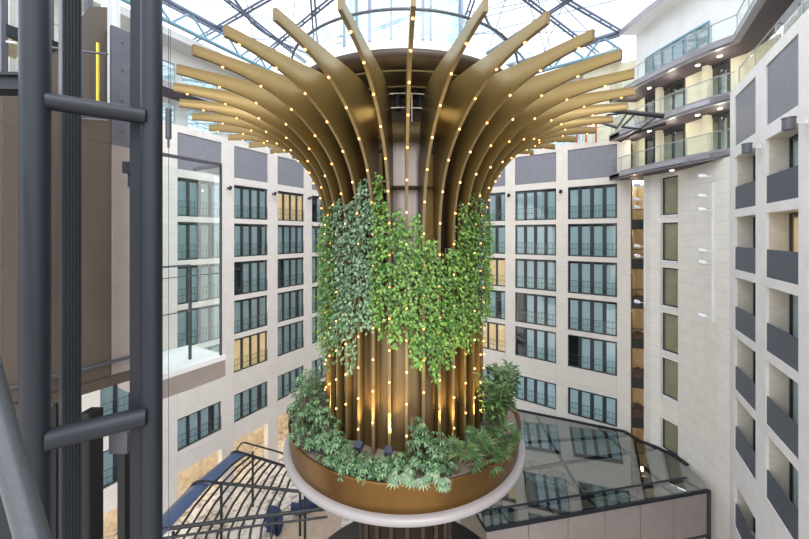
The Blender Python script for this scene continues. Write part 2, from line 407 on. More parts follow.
mb = MB(); mb.box(-24, .6, 1.6, 2.6, 9.95, 10.3); mb.cm = 1; mb.box(-24, .6, 1.55, 1.6, 9.9, 10.34)
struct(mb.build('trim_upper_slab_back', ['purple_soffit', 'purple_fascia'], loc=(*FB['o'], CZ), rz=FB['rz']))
post_rail('glass_railing', seg(FA, (-12, -4, 4, 12, 20.5), .75), 10.34, 1.0, 'glass railing on the upper purple-grey ledge, far left')

# ------------------------------------------------------------------ curved stone tower on the right
TW = [(18.9, 27.2), (17.9, 25.95), (17.2, 25.15), (16.82, 24.6), (16.86, 24.0), (17.18, 23.5), (17.42, 22.3), (17.38, 21.2), (17.25, 20.1), (17.05, 19.1), (16.92, 18.2)]
mb = MB(); n = len(TW); WSEG = 5               # segment 5-6 carries the stack of windows
def ribbon(mb, a, b, z0, z1, smooth=False): mb.add([(a[0], a[1], z0), (b[0], b[1], z0), (b[0], b[1], z1), (a[0], a[1], z1)], [(0,1,2,3)], smooth)
for i in range(n-1):
    if i == WSEG:
        z = FL
        for a, b in sorted([(-1.73-3*k, .85-3*k) for k in range(-1, 4)] + [(-14.3, -12.2)]):
            ribbon(mb, TW[i], TW[i+1], z, a); z = b
        ribbon(mb, TW[i], TW[i+1], z, 4.1)
    else: ribbon(mb, TW[i], TW[i+1], FL, 4.1, i not in (WSEG-1, WSEG+1))
# thickness: back shell
for i in range(n-1):
    if i != WSEG: ribbon(mb, (TW[i+1][0]+.5, TW[i+1][1]+.2), (TW[i][0]+.5, TW[i][1]+.2), FL, 4.1)
for j in (WSEG, WSEG+1): mb.add([(TW[j][0], TW[j][1], FL), (TW[j][0]+.5, TW[j][1]+.2, FL), (TW[j][0]+.5, TW[j][1]+.2, 4.1), (TW[j][0], TW[j][1], 4.1)], [(0,1,2,3)])
struct(mb.build('wall_tower', 'tower_stone'))
a, b = Vector((*TW[WSEG], 0)), Vector((*TW[WSEG+1], 0)); wl = (b-a).length; wrz = math.atan2((b-a).y, (b-a).x)
for z0, z1 in [(-1.73-3*k, .85-3*k) for k in range(-1, 4)] + [(-14.3, -12.2)]:
    h = z1-z0; wcount[0] += 1
    fr = MB(); fr.box(.02, .08, .16, .24, .05, h-.02); fr.box(wl-.10, wl-.04, .16, .24, .05, h-.02); fr.box(.12, wl-.12, .16, .24, h-.1, h-.02); fr.box(.12, wl-.12, .16, .24, .05, .12)
    r = fr.build('window_%d' % wcount[0], 'dark_frame', loc=(a.x, a.y, z0+CZ), rz=wrz); struct(r)
    s = MB(); s.box(-.05, wl+.02, -.06, .3, -.10, .05); s.box(-.05, .04, -.03, .3, .05, h); s.build('window_sill', 'sill_white', r)
    g = MB(); g.add([(.08, .2, .12), (wl-.12, .2, .12), (wl-.12, .2, h-.1), (.08, .2, h-.1)], [(0,1,2,3)]); g.build('window_pane', 'dark_glass', r)
    k = MB(); k.box(-.15, wl+.1, .27, .30, 0, h); k.build('interior_panel', 'blind_olive', r)

# dark slot with lit corridor landings between the back wall and the tower
mb = MB(); q = [(16.55, 26.1), (18.9, 28.0), (19.4, 27.3)]
mb.add([(16.75, 27.0, FL), (19.6, 29.5, FL), (19.6, 29.5, 4.1), (16.75, 27.0, 4.1)], [(0,1,2,3)]); mb.add([(19.6, 29.5, FL), (19.6, 26.4, FL), (19.6, 26.4, 4.1), (19.6, 29.5, 4.1)], [(0,1,2,3)])
struct(mb.build('wall_corridor', 'corridor_warm'))
for k in range(7):
    z = 1.0-3*k
    mb = MB(); mb.prism([(16.72, 26.75), (17.95, 26.35), (19.5, 27.0), (19.5, 29.3)], z-.35, z); mb.cm = 1
    mb.bar((16.72, 26.7, z+.9), (18.0, 26.3, z+.9), .06); mb.bar((16.72, 26.7, z-.2), (18.0, 26.3, z-.2), .08, .75)
    struct(mb.build('trim_corridor_landing_%d' % (k+1), ['purple_soffit', 'dark_frame']))
    ld = bpy.data.lights.new('corridor_light', 'POINT'); ld.energy = 60; ld.color = (1, .80, .52); ld.shadow_soft_size = .15
    lo = bpy.data.objects.new('corridor_light', ld); C.objects.link(lo); lo.location = (17.7, 27.2, z+2.2+CZ)

# curved gallery slabs above the tower
QF = [(15.45, 26.4), (15.45, 25.2), (15.6, 23.6), (15.9, 21.9), (16.25, 20.3), (16.65, 19.1), (17.15, 18.25)]
def offs(pts, d):
    out = []
    for i, p in enumerate(pts):
        a = Vector((*pts[max(i-1, 0)], 0)); b = Vector((*pts[min(i+1, len(pts)-1)], 0)); t_ = (b-a).normalized()
        nn = Vector((-t_.y, t_.x, 0)); out.append((p[0]+nn.x*d, p[1]+nn.y*d))
    return out
for i, z in enumerate((4.12, 7.08, 10.0)):
    ext = QF + ([tuple(loc2w(FC, x, 0.0))[:2] for x in (3, 8, 18)] if z > 9 else [])
    back = offs(ext, 4.2 if z < 9 else 2.6)
    if z > 9: back = [(p[0], p[1]) for p in offs(QF, 4.2)[:-2]] + [tuple(loc2w(FC, x, 1.7))[:2] for x in (-.3, 3, 8, 18)]; 
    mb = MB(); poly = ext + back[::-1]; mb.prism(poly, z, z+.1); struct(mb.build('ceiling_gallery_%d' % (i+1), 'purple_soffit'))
    fb = MB(); inn = offs(ext, .25)
    for k in range(len(ext)-1): fb.add([(*ext[k], z-.02), (*ext[k+1], z-.02), (*ext[k+1], z+.46), (*ext[k], z+.46), (*inn[k], z-.02), (*inn[k+1], z-.02), (*inn[k+1], z+.42), (*inn[k], z+.42)], [(0,1,2,3), (5,4,7,6), (1,0,4,5), (3,2,6,7)], False)
    struct(fb.build('trim_gallery_fascia_%d' % (i+1), 'purple_fascia'))
    fl = MB(); fl.prism(poly, z+.12, z+.35); struct(fl.build('floor_gallery_%d' % (i+1), 'white_metal'))
    pr = offs(ext, .15)
    post_rail('glass_railing', pr, z+.42, 1.05, ['glass railing on the lowest curved gallery over the stone tower', 'glass railing on the middle curved gallery over the stone tower', 'glass railing on the topmost curved gallery at upper right'][i], step=1.8)
# back walls of the galleries
G2 = offs(QF, 2.0)
for i, (z0, z1) in enumerate(((4.47, 7.08), (7.43, 10.0), (10.35, 15.1))):
    mb = MB(); gl = []
    for k in range(len(G2)-1):
        a, b = G2[k], G2[k+1]
        if k in (1, 2, 4) and i < 2:
            gl.append((a, b)); continue
        mb.add([(*a, z0), (*b, z0), (*b, z1), (*a, z1), ], [(0,1,2,3)])
    ext2 = [tuple(loc2w(FC, x, 1.9))[:2] for x in (-.6, 18)]
    mb.add([(*G2[-1], z0), (*ext2[0], z0), (*ext2[0], z1), (*G2[-1], z1)], [(0,1,2,3)])
    struct(mb.build('wall_gallery_%d' % (i+1), 'beige_wall' if i < 2 else 'white_wall'))
    for a, b in gl:
        wcount[0] += 1; fr = MB()
        for f_ in (0.02, .5, .98):
            x = a[0]+(b[0]-a[0])*f_; y = a[1]+(b[1]-a[1])*f_; fr.bar((x, y, z0), (x, y, z1), .12)
        fr.bar((*a, z1-.1), (*b, z1-.1), .12, .2); r = fr.build('window_%d' % wcount[0], 'dark_frame'); struct(r)
        g = MB(); g.add([(*a, z0), (*b, z0), (*b, z1), (*a, z1)], [(0,1,2,3)]); g.build('window_pane', 'window_glass', r)
        k2 = MB(); a2 = (a[0]+1.2, a[1]+.4); b2 = (b[0]+1.2, b[1]+.4); k2.add([(*a2, z0), (*b2, z0), (*b2, z1), (*a2, z1)], [(0,1,2,3)]); k2.build('interior_panel', 'beige_wall', r)
G3 = offs(QF, 3.6)
mb = MB(); g3 = [(14.9, 29.2)] + G3
for a, b in zip(g3, g3[1:]): mb.add([(*a, 4.3), (*b, 4.3), (*b, 13.6), (*a, 13.6)], [(0,1,2,3)])
mb.add([(*loc2w(FB, -1.5, 2.8)[:2], 7.2), (16.6, 27.6, 7.2), (16.6, 27.6, 15.1), (*loc2w(FB, -1.5, 2.8)[:2], 15.1)], [(0,1,2,3)])
struct(mb.build('wall_gallery_rear', 'beige_wall'))
for i, z in enumerate((6.6, 9.5)):
    for k in (1, 3, 5):
        ld = bpy.data.lights.new('downlight', 'POINT'); ld.energy = 26; ld.color = (1, .93, .78); ld.shadow_soft_size = .15
        x, y = offs(QF, 1.0)[k]; lo = bpy.data.objects.new('downlight', ld); C.objects.link(lo); lo.location = (x, y, z+CZ)
GW = offs(QF, 1.93)
for k in (1, 2, 3):
    a, b = GW[k], GW[k+1]; wcount[0] += 1; fr = MB()
    for f_ in (0.04, .5, .96): x = a[0]+(b[0]-a[0])*f_; y = a[1]+(b[1]-a[1])*f_; fr.bar((x, y, 10.6), (x, y, 12.7), .06)
    for z_ in (10.65, 12.7): fr.bar((*a, z_), (*b, z_), .06, .1)
    w_ = fr.build('window_%d' % wcount[0], 'roof_steel_teal'); struct(w_)
    g = MB(); g.add([(*a, 10.6), (*b, 10.6), (*b, 12.7), (*a, 12.7)], [(0,1,2,3)]); g.build('window_pane', 'dull_glass', w_)
# partition walls that reach out under the galleries (pale piers)
for i, (z0, z1) in enumerate(((4.47, 7.08), (7.43, 10.0))):
    for j, k in enumerate((2, 4)):
        a = G2[k]; mb = MB(); mb.bar((a[0], a[1], (z0+z1)/2), (a[0]-.45, a[1]-.12, (z0+z1)/2), .25, z1-z0); struct(mb.build('wall_pier_%d' % (i*2+j+1), 'beige_wall'))
# recessed downlights in the gallery soffits
dl = 0
names = {0: 'lowest', 1: 'middle', 2: 'topmost'}
for i, z in enumerate((4.12, 7.08, 10.0)):
    mid = offs(QF, 1.0)
    for k in ((3, 5) if i == 0 else (2, 4, 5)):
        x, y = mid[k]; r = empty('ceiling_light', (x, y, z-.03)); 
        tag(r, 'round white downlight under the %s curved gallery, %s' % (names[i], {2: 'farthest one', 3: 'far one', 4: 'middle one', 5: 'nearest the right facade'}[k]), 'light', 'downlights under the curved galleries')
        m1 = MB(); m1.tube([(0, 0, -.01), (0, 0, .03)], .13, 16); m1.build('lamp_ring', 'white_metal', r)
        m1 = MB(); m1.tube([(0, 0, -.03), (0, 0, -.012)], .10, 16); m1.build('lamp_disc', 'lamp_white', r)

# dark slab edge: roof gutter ring
mb = MB(); mb.box(-13, 22, .9, 2.8, 13.6, 14.1); struct(mb.build('trim_gutter_left', 'white_wall', loc=(*FA['o'], CZ), rz=FA['rz']))
mb = MB(); mb.box(-25, .2, .9, 2.8, 13.6, 14.1); struct(mb.build('trim_gutter_back', 'white_wall', loc=(*FB['o'], CZ), rz=FB['rz']))
ext = offs(QF, .9)+[tuple(loc2w(FC, x, .9))[:2] for x in (3, 18)]; bk = offs(QF, 3.2)[:-1]+[tuple(loc2w(FC, x, 3))[:2] for x in (0, 18)]
mb = MB(); mb.prism(ext+bk[::-1], 15.05, 15.3); mb.cm = 1; e2 = offs(QF, .75)+[tuple(loc2w(FC, x, .75))[:2] for x in (3, 18)]
for k in range(len(e2)-1): mb.add([(*e2[k], 14.95), (*e2[k+1], 14.95), (*e2[k+1], 15.4), (*e2[k], 15.4)], [(0,1,2,3)])
struct(mb.build('trim_gutter_right', ['white_wall', 'purple_fascia']))

# ------------------------------------------------------------------ glass roof and its steel
RZ = 15.5
def crom_plan(pts, n=6):
    out = []; P = [pts[0]]+pts+[pts[-1]]
    for i in range(1, len(P)-2):
        for k in range(n):
            t = k/n; p0, p1, p2, p3 = P[i-1], P[i], P[i+1], P[i+2]
            out.append(tuple(.5*(2*p1[j]+(p2[j]-p0[j])*t+(2*p0[j]-5*p1[j]+4*p2[j]-p3[j])*t*t+(3*p1[j]-p0[j]-3*p2[j]+p3[j])*t**3) for j in (0, 1)))
    return out+[pts[-1]]
def lattice(name, P, Q, label, z1=RZ, z0=RZ-1.35, nseg=9, m1='roof_steel', m2='roof_steel_teal'):
    o = Vector((P[0], P[1], z0)); r = empty(name, o); tag(r, label, 'truss'); P3 = lambda t, z: Vector((P[0]+(Q[0]-P[0])*t, P[1]+(Q[1]-P[1])*t, z))-o
    d = Vector((Q[0]-P[0], Q[1]-P[1], 0)).normalized(); nrm = Vector((-d.y, d.x, 0))
    m = MB(); m.tube([P3(0, z1), P3(1, z1)], .17, 8); m.tube([P3(0, z1+.1)+nrm*.5, P3(1, z1+.1)+nrm*.5], .13, 8); m.tube([P3(0, z1-.3), P3(1, z1-.3)], .08, 8); m.build('top_chord', m1, r)
    m = MB(); m.tube([P3(0, z0), P3(1, z0)], .15, 8); m.build('bottom_chord', m2, r)
    m = MB()
    for k in range(nseg*2):
        m.tube([P3(k/nseg/2, z0 if k % 2 == 0 else z1), P3((k+1)/nseg/2, z1 if k % 2 == 0 else z0)], .095, 6)
    m.build('bracing', m2, r)
    m = MB()
    for k in range(nseg): p = P3((k+.5)/nseg, z1); m.bar(p-nrm*.1, p+nrm*.6, .16, .1)
    m.build('joint_plates', m1, r)
    return r
lattice('roof_truss', seg(FA, (-13,), .2)[0], seg(FA, (20,), .2)[0], 'blue-grey lattice roof truss running above the left facade', nseg=13)
lattice('roof_truss', seg(FB, (-24,), .4)[0], seg(FB, (.2,), .4)[0], 'blue-grey lattice roof truss above the back facade, behind the golden tree', nseg=10)
NB = seg(FB, (.2,), .4)[0]
# roof beams: straight tubes crossing overhead
beams = [((10.8, 23.2), NB), ((6.1, 21.5), (13.3, 27.3)), ((1.0, 24.5), (9.5, 19.5)), ((-13.4, 25.8), (-7.4, 22.0)), ((-10.5, 28.5), (-4.2, 22.4)), ((-12.6, 20.5), (-9.2, 30.5)), ((-5.6, 21.0), (-8.2, 33.0)),
         (NB, (19.5, 19.5)), ((10.8, 23.2), (6.5, 31.0)), ((-3.5, 23.8), (-4.0, 36.0)), ((6.1, 21.5), (14.5, 17.0)), ((4.5, 23.0), (4.0, 36.0)), ((-15.5, 20.0), (-10.0, 19.0))]
for i, (P, Q) in enumerate(beams):
    d = Vector((Q[0]-P[0], Q[1]-P[1], 0)).normalized()
    if P != NB: P = (P[0]-d.x*4, P[1]-d.y*4)
    if Q != NB: Q = (Q[0]+d.x*4, Q[1]+d.y*4)
    nrm = Vector((-d.y, d.x, 0))*.13
    r = MB(); 
    for s_ in (-1, 1): r.tube([Vector((P[0], P[1], RZ))+nrm*s_, Vector((Q[0], Q[1], RZ))+nrm*s_], .08, 8)
    for k in range(1, 8): c_ = Vector((P[0]+(Q[0]-P[0])*k/8, P[1]+(Q[1]-P[1])*k/8, RZ)); r.bar(c_-nrm, c_+nrm, .12, .06)
    o = r.build('trim_roof_beam_%d' % (i+1), 'roof_steel'); struct(o)
nodes = [NB, (10.8, 23.2), (6.1, 21.5), (-3.5, 23.8), (-12.2, 26.2), (-9.7, 20.6)]
mb = MB()
rr = random.Random(5)
for i in range(26):
    a = rr.uniform(0, 2*PI); b = a+rr.uniform(1.5, 2.6); cx, cy = 0, 20
    mb.tube([(cx+19*math.cos(a), cy+13*math.sin(a), RZ+rr.uniform(.1, .4)), (cx+19*math.cos(b), cy+13*math.sin(b), RZ+rr.uniform(.1, .4))], .035, 4)
struct(mb.build('trim_roof_cables', 'roof_steel'))
for i, pts in enumerate(([(-11.0, 20.5), (-11.1, 22.9), (-11.0, 25.7), (-9.9, 27.9), (-8.3, 29.6), (-5.5, 31.5)], [(5.2, 23.5), (6.3, 25.8), (7.9, 27.6), (9.9, 29.9), (11, 31.5)])):
    mb = MB(); mb.tube([(x, y, RZ-.1) for x, y in crom_plan(pts)], .10, 8); struct(mb.build('trim_roof_arch_%d' % (i+1), 'roof_steel'))
mb = MB(); mb.add([(-24, -1, RZ+.3), (24, -1, RZ+.3), (24, 44, RZ+.3), (-24, 44, RZ+.3)], [(0,1,2,3)]); struct(mb.build('ceiling_glass_roof', 'roof_glass'))

# ------------------------------------------------------------------ glass canopy at lower right
cz = lambda x, y: -13.7-.135*max(0, (y-(16.4+(x-3.8)*.2)))
F1, F2 = (16.35, 18.9), (3.8, 16.4)
outline = [F2, F1, (16.75, 19.6), (17.2, 21.3), (17.3, 22.3), (17.0, 23.5), (16.55, 24.5), (16.4, 26.1)] + [tuple(loc2w(FB, x, -.08))[:2] for x in (-.1, -8, -15)] + [(1.5, 28)]
r = empty('glass_canopy', (10, 20, -14)); o = Vector((10, 20, -14)); tag(r, 'sloping glass canopy with brown panelled front edge, between back facade and stone tower', 'canopy')
m = MB(); m.add([Vector((x, y, cz(x, y)))-o for x, y in outline], [tuple(range(len(outline)))]); m.build('glass_sheet', 'canopy_glass', r)
fd = (Vector((*F2, 0))-Vector((*F1, 0))); fl_ = fd.length; fd.normalize(); fn = Vector((fd.y, -fd.x, 0)); fn = fn if fn.y > 0 else -fn
P0 = Vector((*F1, -13.7))-o
def cbeam(a, b, w_=.12, h_=.16, dz=-.09):
    A_ = Vector((a[0], a[1], cz(*a)+dz))-o; B_ = Vector((b[0], b[1], cz(*b)+dz))-o; q = MB(); q.bar(A_, B_, w_, h_); q.build('glazing_beam', 'pipe_paint', r)
cbeam(F1, F2, .16, .16); 
e1 = (F1[0]+fn.x*1.1, F1[1]+fn.y*1.1); e2_ = (F2[0]+fn.x*1.1, F2[1]+fn.y*1.1); cbeam(e1, e2_, .16, .2)
for tt in (0.02, .155, .33, .52, .71, .9, 1.0):
    a = Vector((*F1, 0))+fd*fl_*tt; cbeam((a.x, a.y), (a.x+fn.x*1.1, a.y+fn.y*1.1), .07, .1)
cbeam((16.9, 23.6), (3.0, 20.5), .14); cbeam((16.2, 25.6), (2.5, 24.5), .12); 
cbeam((9.5, 18.7), (11.2, 29.6), .14); cbeam((14.5, 19.8), (15.0, 27.0), .12); cbeam((5.0, 17.8), (6.0, 27.5), .12); cbeam((6.2, 18.0), (10.3, 30.0), .08)
w_p = fl_/6
ftj = [0, 2.2, 4.25, 6.35, 8.45, 10.6, 12.78]
for a, b in zip(ftj, ftj[1:]):
    A_ = P0+fd*(a+.02); B_ = P0+fd*(b-.02); q = MB(); t_ = fn*.06
    q.add([A_+Vector((0,0,-2.45)), B_+Vector((0,0,-2.45)), B_+Vector((0,0,-.12)), A_+Vector((0,0,-.12)), A_+t_+Vector((0,0,-2.45)), B_+t_+Vector((0,0,-2.45)), B_+t_+Vector((0,0,-.12)), A_+t_+Vector((0,0,-.12))],
          [(0,1,2,3), (5,4,7,6), (0,3,7,4), (1,5,6,2), (3,2,6,7), (0,4,5,1)])
    q.build('fascia_panel', 'brown_fascia', r)
q = MB(); q.bar(P0+Vector((.06,0,-2.9)), P0+Vector((.06,0,-.05)), .16); q.bar(P0+fn*.1+Vector((0,0,-2.55)), P0+fd*fl_+fn*.1+Vector((0,0,-2.55)), .2, .12)
q.build('corner_post', 'dark_frame', r)
# gutter between canopy and walls
mb = MB(); pl = outline[3:11]
for a, b in zip(pl, pl[1:]): mb.bar((a[0], a[1], cz(*a)+.03), (b[0], b[1], cz(*b)+.03), .22, .1)
struct(mb.build('trim_canopy_flashing', 'pipe_paint'))
# rooms below the canopy: mezzanine slab and pale rear wall
mb = MB(); mb.prism([(3.5, 17.0), (16, 19.5), (16.6, 25), (4, 30)], FL+.01, FL+.06); struct(mb.build('floor_mezzanine', 'tan_floor'))

# ------------------------------------------------------------------ golden tree column
TC = Vector((0.0, 15.2)); T0 = Vector((TC.x, TC.y, FL))
tree = empty('golden_tree_sculpture', (TC.x, TC.y, FL)); tag(tree, 'golden tree-shaped tower of flaring metal fins with warm bulbs, rising from round planter', 'sculpture')
def tpart(mb, name, m, parent=tree):
    ob = mb.build(name, m, parent, loc=(0, 0, -FL)); return ob           # lathe parts are built about the column axis
def crom(pts, n=5):
    out = []; P = [pts[0]]+pts+[pts[-1]]
    for i in range(1, len(P)-2):
        for k in range(n):
            t = k/n; p0, p1, p2, p3 = P[i-1], P[i], P[i+1], P[i+2]
            out.append(tuple(.5*(2*p1[j]+(p2[j]-p0[j])*t+(2*p0[j]-5*p1[j]+4*p2[j]-p3[j])*t*t+(3*p1[j]-p0[j]-3*p2[j]+p3[j])*t**3) for j in (0, 1)))
    out.append(pts[-1]); return out
outer = [(3.34, -7.5), (3.34, -5), (3.34, -2.5), (3.34, -.4), (3.42, .8), (3.72, 1.95), (4.22, 2.8), (4.85, 3.42), (5.48, 3.85), (6.2, 4.18), (6.9, 4.35), (7.7, 4.44), (8.38, 4.46)]
inner = [(3.06, -7.5), (3.06, -5), (3.06, -2.5), (3.0, -.4), (2.95, .9), (2.93, 2.2), (3.02, 3.3), (3.22, 4.2), (3.85, 4.82), (4.9, 4.90), (6.2, 4.82), (7.4, 4.76), (8.38, 4.72)]
Oc, Ic = crom(outer), crom(inner)
fb = MB(); N = len(Oc); th = .05
vs = []
for (r1, z1), (r2, z2) in zip(Oc, Ic): vs += [(-th, -r1, z1), (th, -r1, z1), (-th, -r2, z2), (th, -r2, z2)]
fs = []; ed = []
for i in range(N-1):
    a = 4*i; b = a+4
    fs += [(a, b, b+2, a+2), (a+1, a+3, b+3, b+1), (a+2, b+2, b+3, a+3)]; ed += [(a, a+1, b+1, b)]
fs += [(0, 2, 3, 1)]; ed += [(4*N-4, 4*N-3, 4*N-1, 4*N-2)]
fb.add(vs, fs, True); fb.cm = 1; fb.add(vs, ed, False)
fin_me = fb.mesh('fin', ['gold', 'gold_edge'])
# bulb positions along the outer edge
cum = [0]
for i in range(1, N): cum.append(cum[-1]+math.hypot(Oc[i][0]-Oc[i-1][0], Oc[i][1]-Oc[i-1][1]))
def along(s_):
    for i in range(1, N):
        if cum[i] >= s_: t = (s_-cum[i-1])/(cum[i]-cum[i-1]); return (Oc[i-1][0]+(Oc[i][0]-Oc[i-1][0])*t, Oc[i-1][1]+(Oc[i][1]-Oc[i-1][1])*t)
    return Oc[-1]
bm_ = MB(); bm_.lathe([(.001, -.036), (.026, -.026), (.036, 0), (.026, .026), (.001, .036)], 8)
bulb_me = bm_.mesh('bulb', 'bulb')
for k in range(36):
    th_ = math.radians(1.2+10*k)
    fo = bpy.data.objects.new('fin', fin_me); C.objects.link(fo); fo.parent = tree; fo.rotation_euler.z = th_; fo.location = (0, 0, -FL)
    s_ = .7+(k % 3)*.36; 
    a_ = (k*10+180) % 360-180
    if abs(a_) > 125: continue
    while s_ < cum[-1]-.3:
        r_, z_ = along(s_); b = bpy.data.objects.new('bulb', bulb_me); C.objects.link(b); b.parent = fo; b.location = (0, -r_-.03, z_); s_ += 1.08
mb = MB(); mb.lathe([(2.0, -7.6), (2.0, 3.5)], 64); tpart(mb, 'steel_core', 'core_steel')
mb = MB(); mb.lathe([(2.9, -7.6), (2.9, -2.2), (2.55, -1.9)], 96); tpart(mb, 'lower_drum', 'drum_bronze')
mb = MB(); mb.lathe([(2.1, 3.6), (2.1, 5.2)], 64); tpart(mb, 'upper_core', 'dark_bronze')
mb = MB()
for k in range(24):
    if k in (0, 23): continue
    a = math.radians(k*15+7.5); mb.lathe([(2.32, -7.6), (2.32, 3.2)], 3, (0, 0), a-.095, a+.095)
tpart(mb, 'core_panels', 'dark_bronze')
mb = MB()
for k in (1, 22, 4, 19): a = math.radians(k*15+6); mb.lathe([(2.5, -7.6), (2.5, 3.0)], 3, (0, 0), a-.09, a+.09)
tpart(mb, 'gold_pilasters', 'gold')
for j, (r0, r1, z_) in enumerate(((2.05, 2.75, -1.6), (2.05, 2.75, 1.7))):
    mb = MB(); mb.lathe([(r0, z_), (r1, z_), (r1, z_+.06), (r0, z_+.06)], 72); tpart(mb, 'stiffening_ring', 'dark_bronze')
# maintenance platform ring with rail and lamps
mb = MB(); mb.lathe([(2.05, 3.5), (2.95, 3.5), (2.98, 3.62), (2.98, 3.95), (2.93, 3.95), (2.93, 3.66), (2.05, 3.66)], 72); pf = tpart(mb, 'platform_ring', 'gold_edge')
mb = MB()
for z_ in (4.45, 4.95): mb.lathe([(2.93, z_), (2.96, z_), (2.96, z_+.03), (2.93, z_+.03), (2.93, z_)], 72)
for k in range(18): a = math.radians(5+20*k); mb.bar((2.94*math.sin(a), -2.94*math.cos(a), 3.9), (2.94*math.sin(a), -2.94*math.cos(a), 4.97), .035)
o_ = mb.build('platform_railing', 'white_metal', pf)
for a in (-5, 11.5, -30, 34):
    a = math.radians(a); p = (2.75*math.sin(a), -2.75*math.cos(a)); mb = MB(); mb.tube([(*p, 4.45), (*p, 5.0)], .12, 12); mb.tube([(*p, 5.0), (*p, 5.15)], .05, 8); mb.build('spot_can', 'pipe_paint', pf)
for k in range(12):                          # the platform lamps light the flaring fins
    a = math.radians(30*k+16); ld = bpy.data.lights.new('platform_lamp', 'POINT'); ld.energy = 5; ld.color = (1, .72, .26); ld.shadow_soft_size = .25
    lo = bpy.data.objects.new('platform_lamp', ld); C.objects.link(lo); lo.location = (TC.x+3.3*math.sin(a), TC.y-3.3*math.cos(a), 4.25+CZ)
# drum: soffit, white band, glass balustrade
mb = MB(); mb.lathe([(2.0, 5.1), (4.0, 5.2), (4.62, 5.30), (4.70, 5.36)], 96); tpart(mb, 'soffit', 'dark_bronze')
mb = MB(); mb.lathe([(4.70, 5.36), (4.75, 5.40), (4.75, 5.58), (4.70, 5.6)], 96); tpart(mb, 'soffit_trim', 'dark_bronze')
mb = MB(); mb.lathe([(4.72, 5.6), (4.74, 5.82), (4.6, 5.85), (2, 5.93)], 96); dr = tpart(mb, 'white_band', 'white_metal')
for r_, z_ in ((3.55, 4.92), (4.25, 5.12)):
    mb = MB(); mb.lathe([(r_, z_), (r_+.05, z_+.02), (r_, z_+.06), (r_-.05, z_+.02), (r_, z_)], 96); tpart(mb, 'track_ring', 'gold_edge')
mb = MB(); mb.lathe([(4.66, 5.93), (4.66, 6.78)], 96); tpart(mb, 'balustrade_glass', 'drum_glass')
mb = MB(); mb.lathe([(4.62, 6.78), (4.70, 6.78), (4.70, 6.84), (4.62, 6.84), (4.62, 6.78)], 96); tpart(mb, 'balustrade_rail', 'rail_steel')
# glass lift shaft above the drum
mb = MB(); mb.lathe([(2.6, 5.95), (2.6, 15.2)], 48); tpart(mb, 'upper_glass_shaft', 'drum_glass')
mb = MB()
for k in range(8): a = math.radians(45*k+15); mb.bar((2.6*math.sin(a), -2.6*math.cos(a), 5.95), (2.6*math.sin(a), -2.6*math.cos(a), 15.2), .12)
tpart(mb, 'shaft_mullions', 'roof_steel')
# pedestal under the planter
mb = MB(); mb.lathe([(1.9, FL), (1.9, -9.4), (2.3, -9.2)], 64); tpart(mb, 'pedestal', 'dark_bronze')
mb = MB()
for k in range(20): a = math.radians(18*k+3); mb.bar((1.95*math.sin(a), -1.95*math.cos(a), FL), (1.95*math.sin(a), -1.95*math.cos(a), -9.3), .14, .14)
tpart(mb, 'pedestal_ribs', 'dark_bronze')

planter = empty('round_planter', (TC.x, TC.y, -8.5)); tag(planter, 'large round bronze planter with white rim encircling the golden column', 'planter')
def ppart(mb, name, m): return mb.build(name, m, planter, loc=(0, 0, 8.5))
mb = MB(); mb.lathe([(4.62, -7.9), (4.72, -7.42), (4.80, -7.42), (4.80, -7.47), (4.72, -8.40)], 128); ppart(mb, 'bronze_wall', 'bronze')
mb = MB(); mb.lathe([(4.68, -8.38), (4.80, -8.36), (4.91, -8.38), (4.97, -8.45), (4.96, -8.56), (4.88, -8.63), (4.7, -8.67)], 128); ppart(mb, 'white_rim', 'white_rim')
mb = MB(); mb.lathe([(4.7, -8.67), (4.2, -8.9), (3.2, -9.1), (2.3, -9.25)], 96); ppart(mb, 'underside', 'planter_under')
mb = MB(); mb.lathe([(2.05, -7.62), (3.5, -7.60), (4.7, -7.65)], 96); ppart(mb, 'gravel_bed', 'gravel')

# warm spotlights in the bed, shining up the fins
sp_i = 0
def spot_at(deg, r_, energy, col, label, tilt=.32, tz=2.0):
    a = math.radians(deg); p = Vector((TC.x+r_*math.sin(a), TC.y-r_*math.cos(a), -7.5))
    root = empty('floodlight', p, a); tag(root, label, 'floodlight', 'floodlights in the planter bed')
    m = MB(); m.tube([(0, 0, 0), (0, 0, .3)], .03, 6); m.build('stake', 'black_metal', root)
    m = MB(); m.bar((0, -.12, .36), (0, .10, .46), .24, .18); h_ = m.build('lamp_housing', 'blue_black' if 'blue_black' in MATS else 'black_metal', root)
    ld = bpy.data.lights.new('spot', 'SPOT'); ld.energy = energy; ld.color = col; ld.spot_size = math.radians(75); ld.spot_blend = .8; ld.shadow_soft_size = .12
    lo = bpy.data.objects.new('spot', ld); C.objects.link(lo); lo.parent = root; lo.location = (0, .14, .6)
    d = Vector((0, 1.0*tilt*4, 5.5)); lo.rotation_euler = d.to_track_quat('-Z', 'Y').to_euler()
mat('blue_black', (.03, .035, .06), .4)
for dg, lab in ((-24, 'dark boxy floodlight left of the centre, against the fins'), (-8, 'dark boxy floodlight just left of the centre fin'), (27, 'black floodlight tilted up beside the rubber plants'), (50, 'dark floodlight half hidden under the right shrubs'), (-60, 'dark floodlight hidden among the left shrubs')):
    spot_at(dg, 3.75, 520, (1, .66, .24), lab)
